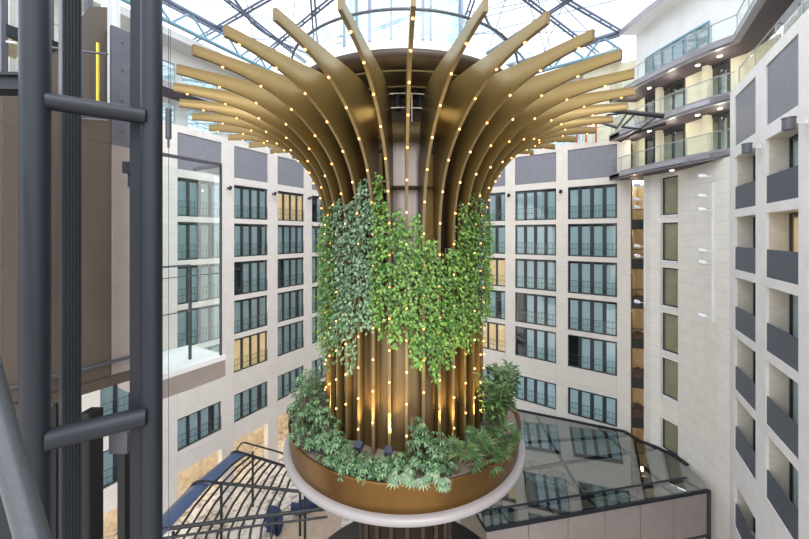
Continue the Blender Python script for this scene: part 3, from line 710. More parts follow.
for dg in (-42, 6, 40, 80, -85):
    a = math.radians(dg); ld = bpy.data.lights.new('grow_spot', 'SPOT'); ld.energy = 420; ld.color = (.9, 1, .5); ld.spot_size = math.radians(60); ld.spot_blend = .9; ld.shadow_soft_size = .15
    lo = bpy.data.objects.new('grow_spot', ld); C.objects.link(lo); p = Vector((TC.x+4.5*math.sin(a), TC.y-4.5*math.cos(a), -6.2)); lo.location = (p.x, p.y, p.z+CZ)
    d = Vector((TC.x+3.3*math.sin(a), TC.y-3.3*math.cos(a), -1.5))-p; lo.rotation_euler = d.to_track_quat('-Z', 'Y').to_euler()

# ------------------------------------------------------------------ leaves
def leaf(mb, p, d, up, L_, W_, fold=.25):
    d = d.normalized(); s_ = d.cross(up)
    if s_.length < 1e-3: s_ = Vector((1,0,0))
    s_.normalize(); n_ = s_.cross(d)
    a = p; b = p+d*L_*.45+s_*W_/2+n_*W_*fold; c = p+d*L_-n_*L_*.15; e = p+d*L_*.45-s_*W_/2+n_*W_*fold; m_ = p+d*L_*.5
    mb.add([a, b, c, e, m_], [(0, 1, 4), (1, 2, 4), (0, 4, 3), (4, 2, 3)])
def rv(R, s_=1): return Vector((R.uniform(-1, 1), R.uniform(-1, 1), R.uniform(-1, 1)))*s_
def ivy(deg, half, ztop, zbot, m, label, seed):
    R = random.Random(seed); a = math.radians(deg); root = empty('climbing_ivy', (TC.x+3.3*math.sin(a), TC.y-3.3*math.cos(a), zbot), a)
    tag(root, label, 'climbing plant', 'climbing plants on the golden column'); H = ztop-zbot
    st = MB(); fo = MB(); nst = 4
    tops = []
    for k in range(nst):
        x = (-1+2*(k+.5)/nst)*half*.9; t0 = R.uniform(0, .12*H); b0 = R.uniform(0, .22*H); tops.append((x, H-t0*(1.6 if abs(x) > half*.4 else .3), b0*(1.3 if k in (0, nst-1) else .5)))
        pts = []; 
        for q in range(9): pts.append((x+R.uniform(-.04, .04), R.uniform(-.05, .05), tops[-1][2]+(tops[-1][1]-tops[-1][2])*q/8))
        st.tube(pts, .012, 5)
    st.build('stems', 'stem', root)
    cnt = int(H*half*2*185)
    for _ in range(cnt):
        x0, zt, zb = tops[R.randrange(nst)]; z = R.uniform(zb, zt)
        edge = min(1, (zt-z)/.5, (z-zb)/.6+.25); x = x0+R.gauss(0, half*.28)*edge; y = -abs(R.gauss(.12, .14))-.02
        p = Vector((x, y, z)); d = Vector((R.uniform(-.8, .8), R.uniform(-.9, -.1), R.uniform(-1.2, -.1)))
        leaf(fo, p, d, Vector((R.uniform(-.4, .4), -.8, .7)), R.uniform(.09, .19), R.uniform(.07, .14), .12)
    fo.build('foliage', m, root)
ivs = [(-113, -.5, -4.8, 'ivy_grey'), (-103, 0.5, -4.6, 'ivy_bright'), (-93, .3, -4.6, 'ivy_bright'), (-83, .6, -4.9, 'ivy_bright'), (-73, .8, -5.2, 'ivy_bright'), (-63, .8, -5.4, 'ivy_grey'), (-53, 1.3, -4.6, 'ivy_green'), (-43, 1.4, -4.7, 'ivy_grey'), (-33, 1.3, -4.9, 'ivy_grey'), (-23, 2.1, -3.6, 'ivy_grey'), (-14, 2.2, -3.5, 'ivy_green'),
       (-4, 1.0, -3.9, 'ivy_green'), (6, .8, -4.6, 'ivy_green'), (16.5, -.1, -5.1, 'ivy_green'), (27, -.4, -4.6, 'ivy_green'), (36, 1.3, -4.2, 'ivy_green'), (46, 1.7, -3.9, 'ivy_green'), (56, 1.5, -3.9, 'ivy_grey'), (66, 1.3, -3.6, 'ivy_bright'), (76, 1.0, -3.5, 'ivy_bright'), (86, .8, -3.4, 'ivy_bright'), (96, .6, -3.6, 'ivy_green'), (106, .3, -3.6, 'ivy_grey')]
words = {'ivy_grey': 'grey-green', 'ivy_green': 'mid-green', 'ivy_bright': 'bright yellow-green'}
for i, (dg, zt, zb, m) in enumerate(ivs):
    nfin = round(abs(dg)/10)
    side = 'left' if dg < 0 else 'right'
    lab = '%s climbing plant in the %s fin gap %s of the centre fin' % (words[m], ['first', 'second', 'third', 'fourth', 'fifth', 'sixth', 'seventh', 'eighth', 'ninth', 'tenth', 'eleventh', 'twelfth'][min(11, int(abs(dg-1.2)//10))], side)
    ivy(dg, .30, zt, zb, m, lab, 100+i)

def schefflera(R, H, W, fo, st, leafL=.185, nh=26):
    for s_ in range(5):
        a = R.uniform(0, 2*PI); top = Vector((math.cos(a)*W*.35, math.sin(a)*W*.35, H*R.uniform(.6, .95))); st.tube([(0,0,0), top*.5+rv(R, .05), top], .016, 5)
    for k in range(int(nh*1.9)):
        a = R.uniform(0, 2*PI); ph = R.uniform(-.1, 1.0); r_ = W*(.35+.65*R.random()); c_ = Vector((math.cos(a)*r_*math.cos(ph*1.2), math.sin(a)*r_*math.cos(ph*1.2), H*(.22+.72*max(0, ph)*R.uniform(.7, 1.05))))
        out = Vector((c_.x, c_.y, (c_.z-H*.3)*.7)).normalized(); up_ = (out+Vector((0,0,1.2))).normalized()
        n_ = R.randint(6, 8); s0 = up_.cross(Vector((1, .3, 0))).normalized(); s1 = up_.cross(s0)
        for q in range(n_):
            b = 2*PI*q/n_+R.uniform(-.2, .2); d = s0*math.cos(b)+s1*math.sin(b)-up_*.35
            leaf(fo, c_, d, up_, leafL*R.uniform(.8, 1.15), leafL*.36, .15)
def rubber(R, H, W, fo, st):
    for s_ in range(6):
        a = 2*PI*s_/6+R.uniform(-.3, .3); top = Vector((math.cos(a)*W*.55, math.sin(a)*W*.5, H*R.uniform(.75, 1.02))); mid = top*.5+Vector((0, 0, H*.08)); st.tube([(R.uniform(-.05, .05), R.uniform(-.05, .05), 0), mid, top], [.025, .02, .01], 5)
        for k in range(44):
            t = .30+.70*k/44; p = (mid*(1-(t-.5)*2)+top*((t-.5)*2)) if t > .5 else mid*(t*2); b = R.uniform(0, 2*PI)
            leaf(fo, p, Vector((math.cos(b), math.sin(b), R.uniform(-.1, .8))), Vector((0,0,1)), R.uniform(.30, .42), R.uniform(.13, .18), .15)
def palm(R, H, W, fo, st):
    for k in range(15):
        a = R.uniform(0, 2*PI); el = R.uniform(.2, 1.2); tip = Vector((math.cos(a)*math.cos(el)*W, math.sin(a)*math.cos(el)*W, H*(.35+.6*math.sin(el)))); st.tube([(0,0,.0), tip*.6+Vector((0,0,.12)), tip], .009, 4)
        out = tip.normalized(); s0 = out.cross(Vector((0,0,1))).normalized(); u_ = s0.cross(out)
        for q in range(11):
            b = -1.7+3.4*q/10; leaf(fo, tip, out*math.cos(b)+s0*math.sin(b)-Vector((0,0,.35)), u_, R.uniform(.32, .44), .06, .1)
def philo(R, H, W, fo, st):
    for k in range(13):
        a = R.uniform(0, 2*PI); el = R.uniform(.15, 1.1); tip = Vector((math.cos(a)*math.cos(el)*W*.7, math.sin(a)*math.cos(el)*W*.7, H*(.3+.6*math.sin(el)))); st.tube([(0,0,0), tip*.6+Vector((0,0,.06)), tip], .009, 4)
        out = Vector((math.cos(a), math.sin(a), .1)); s0 = out.cross(Vector((0,0,1))).normalized()
        for q in range(9):
            b = -2.0+4.0*q/8; leaf(fo, tip, out*math.cos(b)+s0*math.sin(b)-Vector((0,0,.2)), Vector((0,0,1)), .30*(1-.05*abs(b)), .085, .1)
KINDS = {'schefflera': (schefflera, 'schefflera', 'umbrella_plant'), 'rubber': (rubber, 'rubber_leaf', 'rubber_plant'), 'palm': (palm, 'palm_leaf', 'fan_palm'), 'philo': (philo, 'philo_leaf', 'philodendron')}
def plant(kind, deg, r_, H, W, label, seed, nh=None):
    fn_, m, nm = KINDS[kind]; a = math.radians(deg); R = random.Random(seed)
    root = empty(nm, (TC.x+r_*math.sin(a), TC.y-r_*math.cos(a), -7.66), R.uniform(0, 6)); tag(root, label, 'plant', 'plants in the round planter')
    fo, st = MB(), MB()
    if nh: fn_(R, H, W, fo, st, nh=nh)
    else: fn_(R, H, W, fo, st)
    st.build('stems', 'stem', root); fo.build('foliage', m, root)
plants = [
 ('schefflera', -84, 4.2, 2.1, .75, 'tall bluish umbrella plant at the far left edge of the planter', 46),
 ('schefflera', -68, 4.15, 2.2, .8, 'tallest umbrella plant on the left, before the lit vines', 50),
 ('schefflera', -55, 4.3, 1.75, .75, 'bushy umbrella plant overhanging the left rim', 48),
 ('schefflera', -45, 4.05, 1.9, .7, 'dense umbrella plant left, with the leaning front branches', 44),
 ('schefflera', -34, 4.25, 1.25, .65, 'mid-height umbrella plant left of the small floodlights', 38),
 ('schefflera', -25, 4.4, .75, .5, 'low umbrella plant at the front left of the bed', 22),
 ('schefflera', -17, 4.35, .7, .48, 'low umbrella plant spilling over the bronze edge, left of centre', 22),
 ('schefflera', -9, 4.25, .75, .5, 'low umbrella plant in front of the centre fin', 24),
 ('philo', -1, 4.45, .45, .55, 'pale philodendron with finger leaves at the very front, below the centre fin', None),
 ('philo', 4.5, 4.4, .5, .55, 'pale philodendron beneath the tall centre umbrella plant', None),
 ('schefflera', 6, 3.95, 1.9, .6, 'tall umbrella plant right of the centre fin, lit from below', 34),
 ('schefflera', 14, 4.05, 1.45, .6, 'umbrella plant between the tall centre one and the fan palms', 34),
 ('palm', 22, 4.35, .9, .75, 'green fan palm hanging over the bronze edge, front right', None),
 ('palm', 31, 4.45, .95, .75, 'green fan palm right of the front one', None),
 ('palm', 40, 4.3, 1.0, .7, 'fan palm under the rubber plants', None),
 ('philo', 36, 4.0, .7, .6, 'philodendron behind the front fan palms', None),
 ('rubber', 54, 4.05, 2.6, .95, 'tall rubber plant on the right, nearer the vines', None),
 ('rubber', 68, 4.2, 2.7, .9, 'tall rubber plant at the right rim of the planter', None),
 ('rubber', 82, 4.1, 2.3, .8, 'rubber plant behind the other two at the right', None),
 ('schefflera', -30, 3.95, .8, .5, 'low umbrella plant behind the front row, left of the floodlights', 20),
 ('schefflera', -19, 3.9, .55, .45, 'small umbrella plant between the two small floodlights', 16),
 ('philo', -13, 4.0, .55, .5, 'philodendron behind the front row, left of the centre fin', None),
 ('schefflera', -3, 3.95, .7, .5, 'umbrella plant right at the foot of the centre fin', 18),
 ('schefflera', 20, 3.9, .9, .5, 'umbrella plant behind the front fan palm', 22),
 ('philo', 14, 4.5, .45, .5, 'philodendron at the front edge below the right-hand umbrella plant', None),
 ('palm', 50, 4.45, .9, .6, 'fan palm at the right rim before the rubber plants', None),
 ('schefflera', -75, 3.9, 2.3, .7, 'umbrella plant against the fins at the far left', 34),
 ('schefflera', -100, 4.1, 1.6, .7, 'umbrella plant behind the left group, mostly hidden', 30),
]
for i, (k, dg, r_, H, W, lab, nh) in enumerate(plants): plant(k, dg, r_, H, W, lab, 500+i, nh)

# ------------------------------------------------------------------ lift shaft structure close at the left
sh = empty('steel_lift_tower', (-6.4, 6.0, FL)); tag(sh, 'dark blue-grey tubular steel lift tower close at the left edge', 'steelwork'); so_ = Vector((-6.4, 6.0, FL))
def spart(name, pts, r_, m='pipe_paint', n=32, parent=sh, org=so_):
    q = MB(); q.tube([Vector(p)-org for p in pts], r_, n); return q.build(name, m, parent)
P1 = (-6.33, 6.0); P2 = (-5.06, 7.0)
spart('column', [(*P1, FL), (*P1, 15)], .198); spart('column', [(*P2, FL), (*P2, 15)], .185)
q = MB(); q.bar(Vector((P2[0]-.27, P2[1]+.05, FL))-so_, Vector((P2[0]-.27, P2[1]+.05, 15))-so_, .22, .22); q.build('column_flange', 'pipe_paint', sh)
for z_ in (2.32, -3.55, -9.6, 8.3): spart('crossbar', [(P1[0]+.13, P1[1]+.06, z_), (P2[0]-.02, P2[1]-.14, z_)], .15 if z_ > 0 else .185)
A_ = at(-34, 300, 4.7); B_ = at(50, 600, 4.3); dd_ = (B_-A_).normalized(); A_ = A_-dd_*2.2; B_ = B_+dd_*9; spart('diagonal_brace', [A_, B_], .15, 'brace_paint')
q = MB(); q.bar(Vector((-11, 5.9, 2.62))-so_, Vector((-6.3, 6.1, 2.62))-so_, .18, .24); q.bar(Vector((-11, 5.9, 2.74))-so_, Vector((-6.3, 6.1, 2.74))-so_, .32, .05); q.bar(Vector((-11, 5.9, 2.5))-so_, Vector((-6.3, 6.1, 2.5))-so_, .32, .05); q.build('i_beam', 'pipe_paint', sh)

gr_ = empty('lift_guide_rail', (-7.75, 8.1, FL)); tag(gr_, 'ribbed dark vertical lift guide rail behind the nearest steel pipe', 'guide rail'); go = Vector((-7.75, 8.1, FL))
dA = Vector((.4975, .8675, 0)); nA = Vector((.8675, -.4975, 0))
q = MB(); c0 = Vector((-7.74, 8.1, 0)); q.bar(c0+Vector((0,0,FL))-go, c0+Vector((0,0,15))-go, .20, .34, up=dA); q.build('backing', 'dark_frame', gr_)
for k in range(6):
    c1 = c0+dA*(-.15+.06*k)+nA*.12; q = MB(); q.bar(c1+Vector((0,0,FL))-go, c1+Vector((0,0,15))-go, .03, .03, up=dA); q.build('rib', 'pipe_paint', gr_)
for (px, d_, w__, lab) in ((92, 8.6, .30, 'thick black steel post under the brown lift housing, right of the ribbed rail'), (56, 9.0, .10, 'thin black steel post between the nearest pipe and the ribbed rail')):
    p = at(px, 235, d_); q = MB(); q.bar((p.x, p.y, FL), (p.x, p.y, -4.3), w__, w__); tag(q.build('steel_post', 'black_metal'), lab, 'post')

# bronze panelled lift housing
lh = empty('bronze_lift_housing', (-9.0, 8.9, -4.3)); tag(lh, 'brown bronze-panelled lift housing behind the steel pipes at the left', 'lift housing'); lo_ = Vector((-9.0, 8.9, -4.3))
def plane_pt(s_, q_=0): return Vector((-9.5, 8.0, 0))+Vector((.5, .866, 0))*s_+Vector((-.866, .5, 0))*q_
segs = [(-3.2, .2), (.22, 1.45), (1.47, 2.27), (2.29, 2.78)]
q = MB(); a_, b_ = plane_pt(-3.2, .3), plane_pt(1.45, .3); q.bar(a_+Vector((0,0,-12))-lo_, b_+Vector((0,0,-12))-lo_, .1, 15); q.build('lower_shaft_panel', 'dark_frame', lh)
for i, (a, b) in enumerate(segs):
    for (z0, z1) in ((-4.0, 2.58), (2.585, 3.6)) if i < 3 else ((-4.0, 2.58), (2.585, 6.0)):
        A1, B1 = plane_pt(a), plane_pt(b); t_ = Vector((-.866, .5, 0))*.12; q = MB()
        q.add([v+Vector((0,0,z))-lo_ for z in (z0, z1) for v in (A1, B1, B1+t_, A1+t_)], [(3,2,1,0),(4,5,6,7),(0,1,5,4),(1,2,6,5),(2,3,7,6),(3,0,4,7)])
        q.build('side_panel', 'lift_grey' if (i == 3 and z0 > 0) else ('brown_fascia' if i == 3 else 'lift_bronze'), lh)
q = MB(); q.bar(plane_pt(-3.2, -.05)+Vector((0,0,-3.6))-lo_, plane_pt(2.8, -.05)+Vector((0,0,-3.6))-lo_, .07, .07); q.build('bumper_rail', 'rail_steel', lh)
q = MB(); q.bar(plane_pt(-3.2, 0)+Vector((0,0,-4.15))-lo_, plane_pt(2.8, 0)+Vector((0,0,-4.15))-lo_, .2, .25); q.build('bottom_edge', 'lift_bronze', lh)
q = MB()
for z_ in (3.0, 3.9, 4.8, 5.6): q.tube([plane_pt(2.55, -.02)+Vector((0,0,z_))-lo_, plane_pt(2.55, .02)+Vector((0,0,z_))-lo_], .035, 8)
q.build('rivets', 'rail_steel', lh)
sc_ = empty('lift_shaft_screen', (-9.0, 10.2, 3.6)); tag(sc_, 'glazed screen with slim dark mullions above the brown lift housing, upper left', 'glass screen'); s0_ = Vector((-9.0, 10.2, 3.6))
q = MB(); a, b = plane_pt(.4, 1.0), plane_pt(2.1, 1.0); q.add([v+Vector((0,0,z))-s0_ for v, z in ((a, 3.6), (b, 3.6), (b, 15.2), (a, 15.2))], [(0,1,2,3)]); q.build('glass_sheet', 'dark_glass', sc_)
for k in range(5):
    v = plane_pt(.4+1.7*k/4, .98); q = MB(); q.bar(v+Vector((0,0,3.6))-s0_, v+Vector((0,0,15.2))-s0_, .10 if k % 2 else .16, .12); q.build('mullion', 'pipe_paint' if k % 2 else 'lift_grey', sc_)
for z_ in (5.2, 8.2, 11.2): q = MB(); q.bar(a+Vector((0,0,z_))-s0_, b+Vector((0,0,z_))-s0_, .12, .3); q.build('transom', 'pipe_paint', sc_)
# slanted plate and yellow strip at the top of the housing
q = MB(); a = plane_pt(1.1, .3); b = plane_pt(2.3, .3)
q.add([v+Vector((0,0,z))-lo_ for v, z in ((a, 3.65), (b, 3.65), (b, 6.6), (plane_pt(1.9, .3), 6.4), (a, 4.6))], [(0,1,2,3,4)]); q.build('slanted_plate', 'lift_bronze', lh)
q = MB(); p = plane_pt(1.95, -.08); q.bar(p+Vector((0,0,3.6))-lo_, p+Vector((0,0,5.3))-lo_, .05, .05); q.build('yellow_strip', 'yellow', lh)
# dark rails and far post in the shaft
for (px, d_, w__, z0, z1, lab) in ((137, 9.3, .22, FL, 4.4, 'dark post with bolted plate beside the second steel pipe'), (88, 11.5, .10, 2.4, 15, 'slim dark post above the bronze lift housing'), (124, 9.6, .2, FL, -5.5, 'black post under the lower crossbar')):
    p = at(px, 235, d_); q = MB(); q.bar((p.x, p.y, z0), (p.x, p.y, z1), w__); o1 = q.build('steel_post', 'black_metal' if px != 88 else 'lift_grey'); tag(o1, lab, 'post')
p = at(131, 168, 9.1); q = MB(); q.bar((p.x-.15, p.y, p.z), (p.x+.2, p.y, p.z), .2, .3); q.bar((p.x+.0, p.y, p.z), (p.x, p.y, p.z-.5), .1); o1 = q.build('guide_bracket', 'black_metal'); tag(o1, 'black bolted bracket on the dark post beside the second pipe', 'bracket')
p = at(123, 440, 9.2); q = MB(); q.bar((p.x-.25, p.y, p.z), (p.x+.22, p.y, p.z), .3, .55); q.bar((p.x+.3, p.y, p.z-.05), (p.x+.6, p.y, p.z-.05), .25, .25); o1 = q.build('motor_box', 'lift_grey'); tag(o1, 'grey metal box hanging under the lower crossbar', 'box')
# walkway balustrades seen behind the pipe at the upper left
wr = empty('walkway_railing', (-10, 8.3, 2.9)); tag(wr, 'pale metal walkway railing at the upper left corner', 'railing'); wo_ = Vector((-10, 8.3, 2.9))
for name, px0, px1 in (('rail_frame', -30, 17), ('rail_frame', 50, 63), ('rail_frame', 82, 108)):
    q = MB(); d_ = 8.9
    def rp_(px, z_): v = at(px, 235, d_+.006*(px-10)); return Vector((v.x, v.y, z_))-wo_
    for z_ in (3.1, 4.9): q.tube([rp_(px0, z_), rp_(px1, z_)], .03, 6)
    q.tube([rp_(max(px0, 3), 3.1), rp_(max(px0, 3), 4.9)], .035, 6); q.build(name, 'white_metal' if px0 < 0 else 'rail_steel', wr)
# pale landing behind the housing (floor slab and columns of the lift lobby)
mb = MB(); mb.bar((-16.5, 9.5, 2.95), (-9.2, 12.2, 2.95), 1.2, .3); struct(mb.build('floor_lift_landing', 'white_metal'))
for i, (px, d_) in enumerate(((10, 10.5), (107, 12.5), (115, 13.0))):
    p = at(px, 235, d_); mb = MB(); mb.bar((p.x, p.y, 3.1), (p.x, p.y, 15), .22 if i else .35); struct(mb.build('trim_lobby_mullion_%d' % (i+1), 'white_metal'))
p = at(3, 0, 9.2); mb = MB(); mb.bar((p.x-2.5, p.y, 6.8), (p.x+.3, p.y, 4.9), .3, .5); struct(mb.build('trim_tan_beam', 'corridor_warm'))

# ------------------------------------------------------------------ glass lift landing in front of the left facade
gl_ = empty('glass_lift_cabin', (-6.3, 12, -3.9)); tag(gl_, 'clear glass lift enclosure with dark posts on a white platform, left of the golden tree', 'glass enclosure'); g0 = Vector((-6.3, 12, -3.9))
def gp(s_, q_, z_): return Vector((-6.3, 12, z_))+dA*(-s_)+Vector((-.8675, .4975, 0))*q_-g0       # s back along the wall line, q away from the tree
q = MB()
for (a, b) in (((0, 0), (2.1, 0)), ((0, 0), (0, 1.6)), ((0, 1.6), (2.1, 1.6))):
    q.add([gp(*a, -4.1), gp(*b, -4.1), gp(*b, 2.35), gp(*a, 2.35)], [(0,1,2,3)])
q.build('glass_walls', 'cabin_glass', gl_)
for (a, z0, z1, w__) in (((0, 0), -4.12, 2.4, .06), ((.75, .5), -4.12, -1.0, .07)):
    q = MB(); q.bar(gp(*a, z0), gp(*a, z1), w__); q.build('post', 'dark_frame', gl_)
for a_, b_, w1, w2 in ((gp(-.02, 0, 2.4), gp(2.0, 0, 2.4), .08, .1), (gp(0, 0, 2.4), gp(0, 1.6, 2.4), .08, .1), (gp(.75, .5, -1.0), gp(2.0, .5, -1.0), .04, .06), (gp(0, 0, -1.3), gp(2.0, 0, -1.3), .02, .03), (gp(0, 0, -2.4), gp(2.0, 0, -2.4), .02, .03)):
    q = MB(); q.bar(a_, b_, w1, w2); q.build('frame_rail', 'lift_grey', gl_)
q = MB(); q.add([gp(-.15, -.15, z_)  for z_ in (0,)]+[gp(3.4, -.15, 0), gp(3.4, 2.0, 0), gp(-.15, 2.0, 0)], [(0,1,2,3)])
q = MB(); base = [(-.12, -.12), (2.15, -.12), (2.15, 2.1), (-.12, 2.1)]
q.add([gp(*b, -4.28) for b in base]+[gp(*b, -4.12) for b in base], [(0,1,2,3), (7,6,5,4), (0,4,5,1), (1,5,6,2), (2,6,7,3), (3,7,4,0)]); q.build('platform', 'sill_white', gl_)
q = MB(); base = [(-.1, -.1), (2.15, -.1), (2.15, 2.0), (-.1, 2.0)]
q.add([gp(*b, -4.85) for b in base]+[gp(*b, -4.285) for b in base], [(0,1,2,3), (7,6,5,4), (0,4,5,1), (1,5,6,2), (2,6,7,3), (3,7,4,0)]); q.build('fascia', 'brown_fascia', gl_)
# hanging cylinder lamp on its cables
p = at(168.5, 150, 10.0); hc = empty('hanging_cylinder', (p.x, p.y, 0)); tag(hc, 'slim grey cylinder hanging on vertical cables beside the second pipe', 'hanging weight'); ho = Vector((p.x, p.y, 0))
q = MB(); q.tube([(0,0,2.75), (0,0,3.6)], .075, 12); q.tube([(0,0,2.5), (0,0,2.75)], .03, 8); q.build('cylinder', 'rail_steel', hc)
q = MB(); q.tube([(0,0,3.6), (0,0,15.3)], .008, 4); q.tube([(.05,0,3.6), (.05,0,15.3)], .008, 4); q.tube([(0,0,2.5), (0,0,FL)], .008, 4); q.build('cable', 'dark_frame', hc)

# ------------------------------------------------------------------ pergola with blue sheets down in the lobby
pg = empty('lobby_pergola', (-10, 21, FL)); tag(pg, 'black curved steel pergola with blue sheet edge over the lobby, lower left', 'pergola'); po = Vector((-10, 21, FL))
def pt(px, py, z_):                       # point seen at a pixel, at height z_
    d_ = -z_*F/(py-235); return Vector(((px-404.5)/F*d_, d_, z_))
A2a, A2b = pt(236, 452, -15.6), pt(300, 471, -15.3)
A1a, A1b = pt(199, 482, -15.5), pt(305, 492, -15.2)
A0a, A0b = pt(150, 532, -15.3), pt(330, 508, -15.0)
def arch(a, b, r_=.09):
    d_ = (b-a).normalized(); pts = [a-d_*.9+Vector((0,0,-1.3)), a-d_*.75+Vector((0,0,-.55)), a-d_*.35+Vector((0,0,-.1)), a+Vector((0,0,.05)), a+(b-a)*.5+Vector((0,0,.05)), b]
    q = MB(); q.tube([p-po for p in pts], r_, 10); q.build('arch_tube', 'black_metal', pg)
arch(A2a, A2b); arch(A1a, A1b); arch(A0a, A0b, .1); arch(A0a+Vector((0,-.6,0)), A0b+Vector((0,-.6,0)), .06)
arch(A2a+Vector((.2,.9,.1)), A2b+Vector((.2,.9,.1)), .06)
for (a, b, nm) in ((A2a, A1a, 1), (A1a, A0a, 2)):
    q = MB(); n_ = 8; vs = []
    da = (A2b-A2a).normalized()
    for k in range(n_+1):
        for t, dz in ((-.9, -1.2), (-.5, -.25), (.12, .02), (1.0, .06)):
            p = a+(b-a)*(k/n_)+da*t+Vector((0,0,dz)); vs.append(p-po)
    q.add(vs, [(4*k+j, 4*k+j+1, 4*k+j+5, 4*k+j+4) for k in range(n_) for j in range(3)], True); ob = q.build('blue_sheet', 'blue_sheet', pg)
    sm = ob.modifiers.new('thick', 'SOLIDIFY'); sm.thickness = .03
for k in range(10):
    t = .16+.085*k; a = A2a+(A2b-A2a)*t; b = A1a+(A1b-A1a)*t*.9; c_ = A0a+(A0b-A0a)*t*.72
    q = MB(); q.tube([p-po for p in (a, a*.5+b*.5+Vector((0,0,.12)), b, b*.5+c_*.5+Vector((0,0,-.1)), c_+Vector((0,0,-.6)), c_+Vector((0,-.4,-1.6)))], .07, 8); q.build('rib', 'black_metal', pg)
for p in (A2a+Vector((1.2,0,0)), A1a+Vector((1.4,0,0)), A0a+Vector((1.2,0,0)), A1b, A2b):
    q = MB(); q.tube([p-po, Vector((p.x, p.y, FL))-po], .08, 10); q.build('post', 'black_metal', pg)
# carpet patches and seats on the lobby floor
mb = MB(); mb.prism([(-9.4, 19.5), (-4.5, 19.5), (-4.2, 25.5), (-7.2, 25.5)], FL+.01, FL+.03); o1 = mb.build('lobby_carpet', 'tan_floor'); tag(o1, 'brown carpet area on the pale marble floor under the planter', 'carpet')
def round_seat(name, loc, rz, label, m):
    r = empty(name, (loc[0], loc[1], FL+.03), rz); tag(r, label, 'sofa', 'blue lobby seats')
    s_ = MB(); s_.lathe([(.3, .12), (1.0, .12), (1.05, .2), (1.05, .4), (1.0, .46), (.3, .46)], 20, (0, 0), -.9, .9); s_.build('seat', m, r)
    s_ = MB(); s_.lathe([(1.05, .12), (1.28, .12), (1.3, .8), (1.2, .88), (1.08, .82), (1.05, .12)], 20, (0, 0), -1.0, 1.0); s_.build('backrest', m, r)
p = pt(303, 503, FL); round_seat('curved_sofa', (p.x, p.y), .6, 'curved blue sofa on the brown carpet below the planter rim', 'blue_fabric')
p = pt(262, 533, FL); round_seat('curved_sofa', (p.x, p.y), 2.2, 'curved blue sofa behind the pergola posts, bottom left', 'blue_fabric')
# dark bar counter roof beneath the planter
mb = MB(); 
o1 = None
bc = empty('bar_counter', (-2.0, 14.0, FL)); tag(bc, 'black round bar roof in shade directly under the planter', 'bar'); 
q = MB(); q.lathe([(2.2, 3.2), (5.2, 3.2), (5.2, 3.5), (2.2, 3.5)], 64); q.build('bar_roof', 'black_metal', bc, loc=(2.0, 1.2, 0))
q = MB(); q.lathe([(3.6, 0), (3.6, 1.05), (3.9, 1.05), (3.9, 1.1), (3.3, 1.1)], 64); q.build('counter', 'brown_fascia', bc, loc=(2.0, 1.2, 0))

# ------------------------------------------------------------------ white spotlights on the tower
def spotlight_pair(p, rz, label, pole=True, flip=1):
    r = empty('white_spotlight', p, rz); tag(r, label, 'spotlight', 'white spotlights on the stone tower')
    q = MB(); q.tube([(0,0,0), (0,-.18,.04), (-.18*flip,-.26,.04)], .025, 6); q.build('arm', 'white_metal', r)
    q = MB(); q.tube([(-.15*flip,-.26,.04), (-.22*flip,-.30,.05), (-.48*flip,-.36,.1)], [.06, .12, .12], 12); q.build('lamp_head', 'white_metal', r)
    q = MB(); q.tube([(-.48*flip,-.36,.1), (-.50*flip,-.365,.104)], .10, 12); q.build('lens', 'lift_grey', r)
pole = empty('cable_conduit', at(713, 320, 19.34), 0); tag(pole, 'thin white conduit pole on the stone tower beside the right facade', 'conduit')
pp = at(713, 320, 18.9); q = MB(); q.bar((0,0,0), (0,0,7.6), .07, .10); q.build('pole', 'white_metal', pole); q = MB(); q.box(-.08, .08, -.06, .06, -.15, 0); q.build('junction_box', 'white_metal', pole)
for i, (py, fl2, ex) in enumerate(((177, 1, 'topmost'), (197, 1, 'second from the top'), (211, 1, 'third from the top'), (252, 1, 'upper of the middle two'), (264, 1, 'lower of the middle two'), (318, 1, 'lowest'))):
    p = at(713, py, 19.34); spotlight_pair(p, -1.25, 'white spotlight on the right conduit pole, %s' % ex)
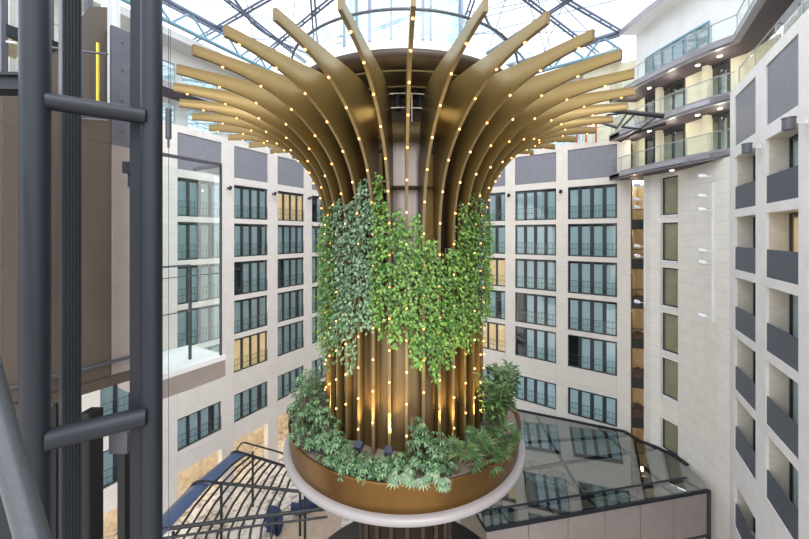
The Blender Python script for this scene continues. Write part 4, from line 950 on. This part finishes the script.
pole2 = empty('cable_conduit', at(644.5, 308, 24.5), 0); tag(pole2, 'thin white conduit along the rounded left edge of the stone tower', 'conduit')
q = MB(); q.bar((0,0,0), (0,0,9.6), .06, .08); q.build('pole', 'white_metal', pole2)
for i, (py, ex) in enumerate(((186, 'topmost'), (200, 'second from the top'), (208, 'third from the top'), (247, 'upper of the middle two'), (257, 'lower of the middle two'), (303, 'lowest'))):
    p = at(644.5, py, 24.5); spotlight_pair(p, -1.0, 'white spotlight at the left edge of the stone tower, %s' % ex)

# ------------------------------------------------------------------ tilted glass awning in front of the galleries
aw = empty('tilted_glass_awning', at(655, 118, 20)); tag(aw, 'black framed tilted glass awning jutting from the curved gallery', 'awning'); ao = at(655, 118, 20)
a0, a1 = at(576, 107, 21.5), at(664, 116, 19.6); q = MB(); q.tube([a0-ao, a1-ao], [.09, .15], 10); q.build('main_beam', 'black_metal', aw)
quads = [((598, 122, 20.5), (608, 115, 21.5), (627, 113, 21.5), (617, 128, 20.0)), ((622, 127, 20.2), (636, 113, 21.5), (658, 116, 21), (640, 129, 19.8))]
for qd in quads:
    P = [at(*v)-ao for v in qd]; q = MB(); q.add(P, [(0,1,2,3)]); q.build('glass_pane', 'rail_glass', aw)
    q = MB(); 
    for k in range(4): q.tube([P[k], P[(k+1) % 4]], .06, 6)
    q.build('pane_frame', 'black_metal', aw)
q = MB(); q.tube([at(620, 141, 20)-ao, at(634, 133, 20)-ao, at(665, 124, 20)-ao], .09, 8); q.build('lower_arm', 'black_metal', aw)
# red and white poles on the back terrace
for i, px in enumerate((577, 581, 586, 591, 596)):
    p = at(px, 136, 27.2); q = MB(); q.tube([(p.x, p.y, 7.2), (p.x, p.y, 8.9)], .06, 8); o1 = q.build('terrace_pole', 'red_paint' if i % 2 == 0 else 'white_metal')
    tag(o1, '%s pole on the back roof terrace, %s of the row' % ('red' if i % 2 == 0 else 'white', ['leftmost', 'second', 'middle', 'fourth', 'rightmost'][i]), 'pole', 'poles on the back terrace')
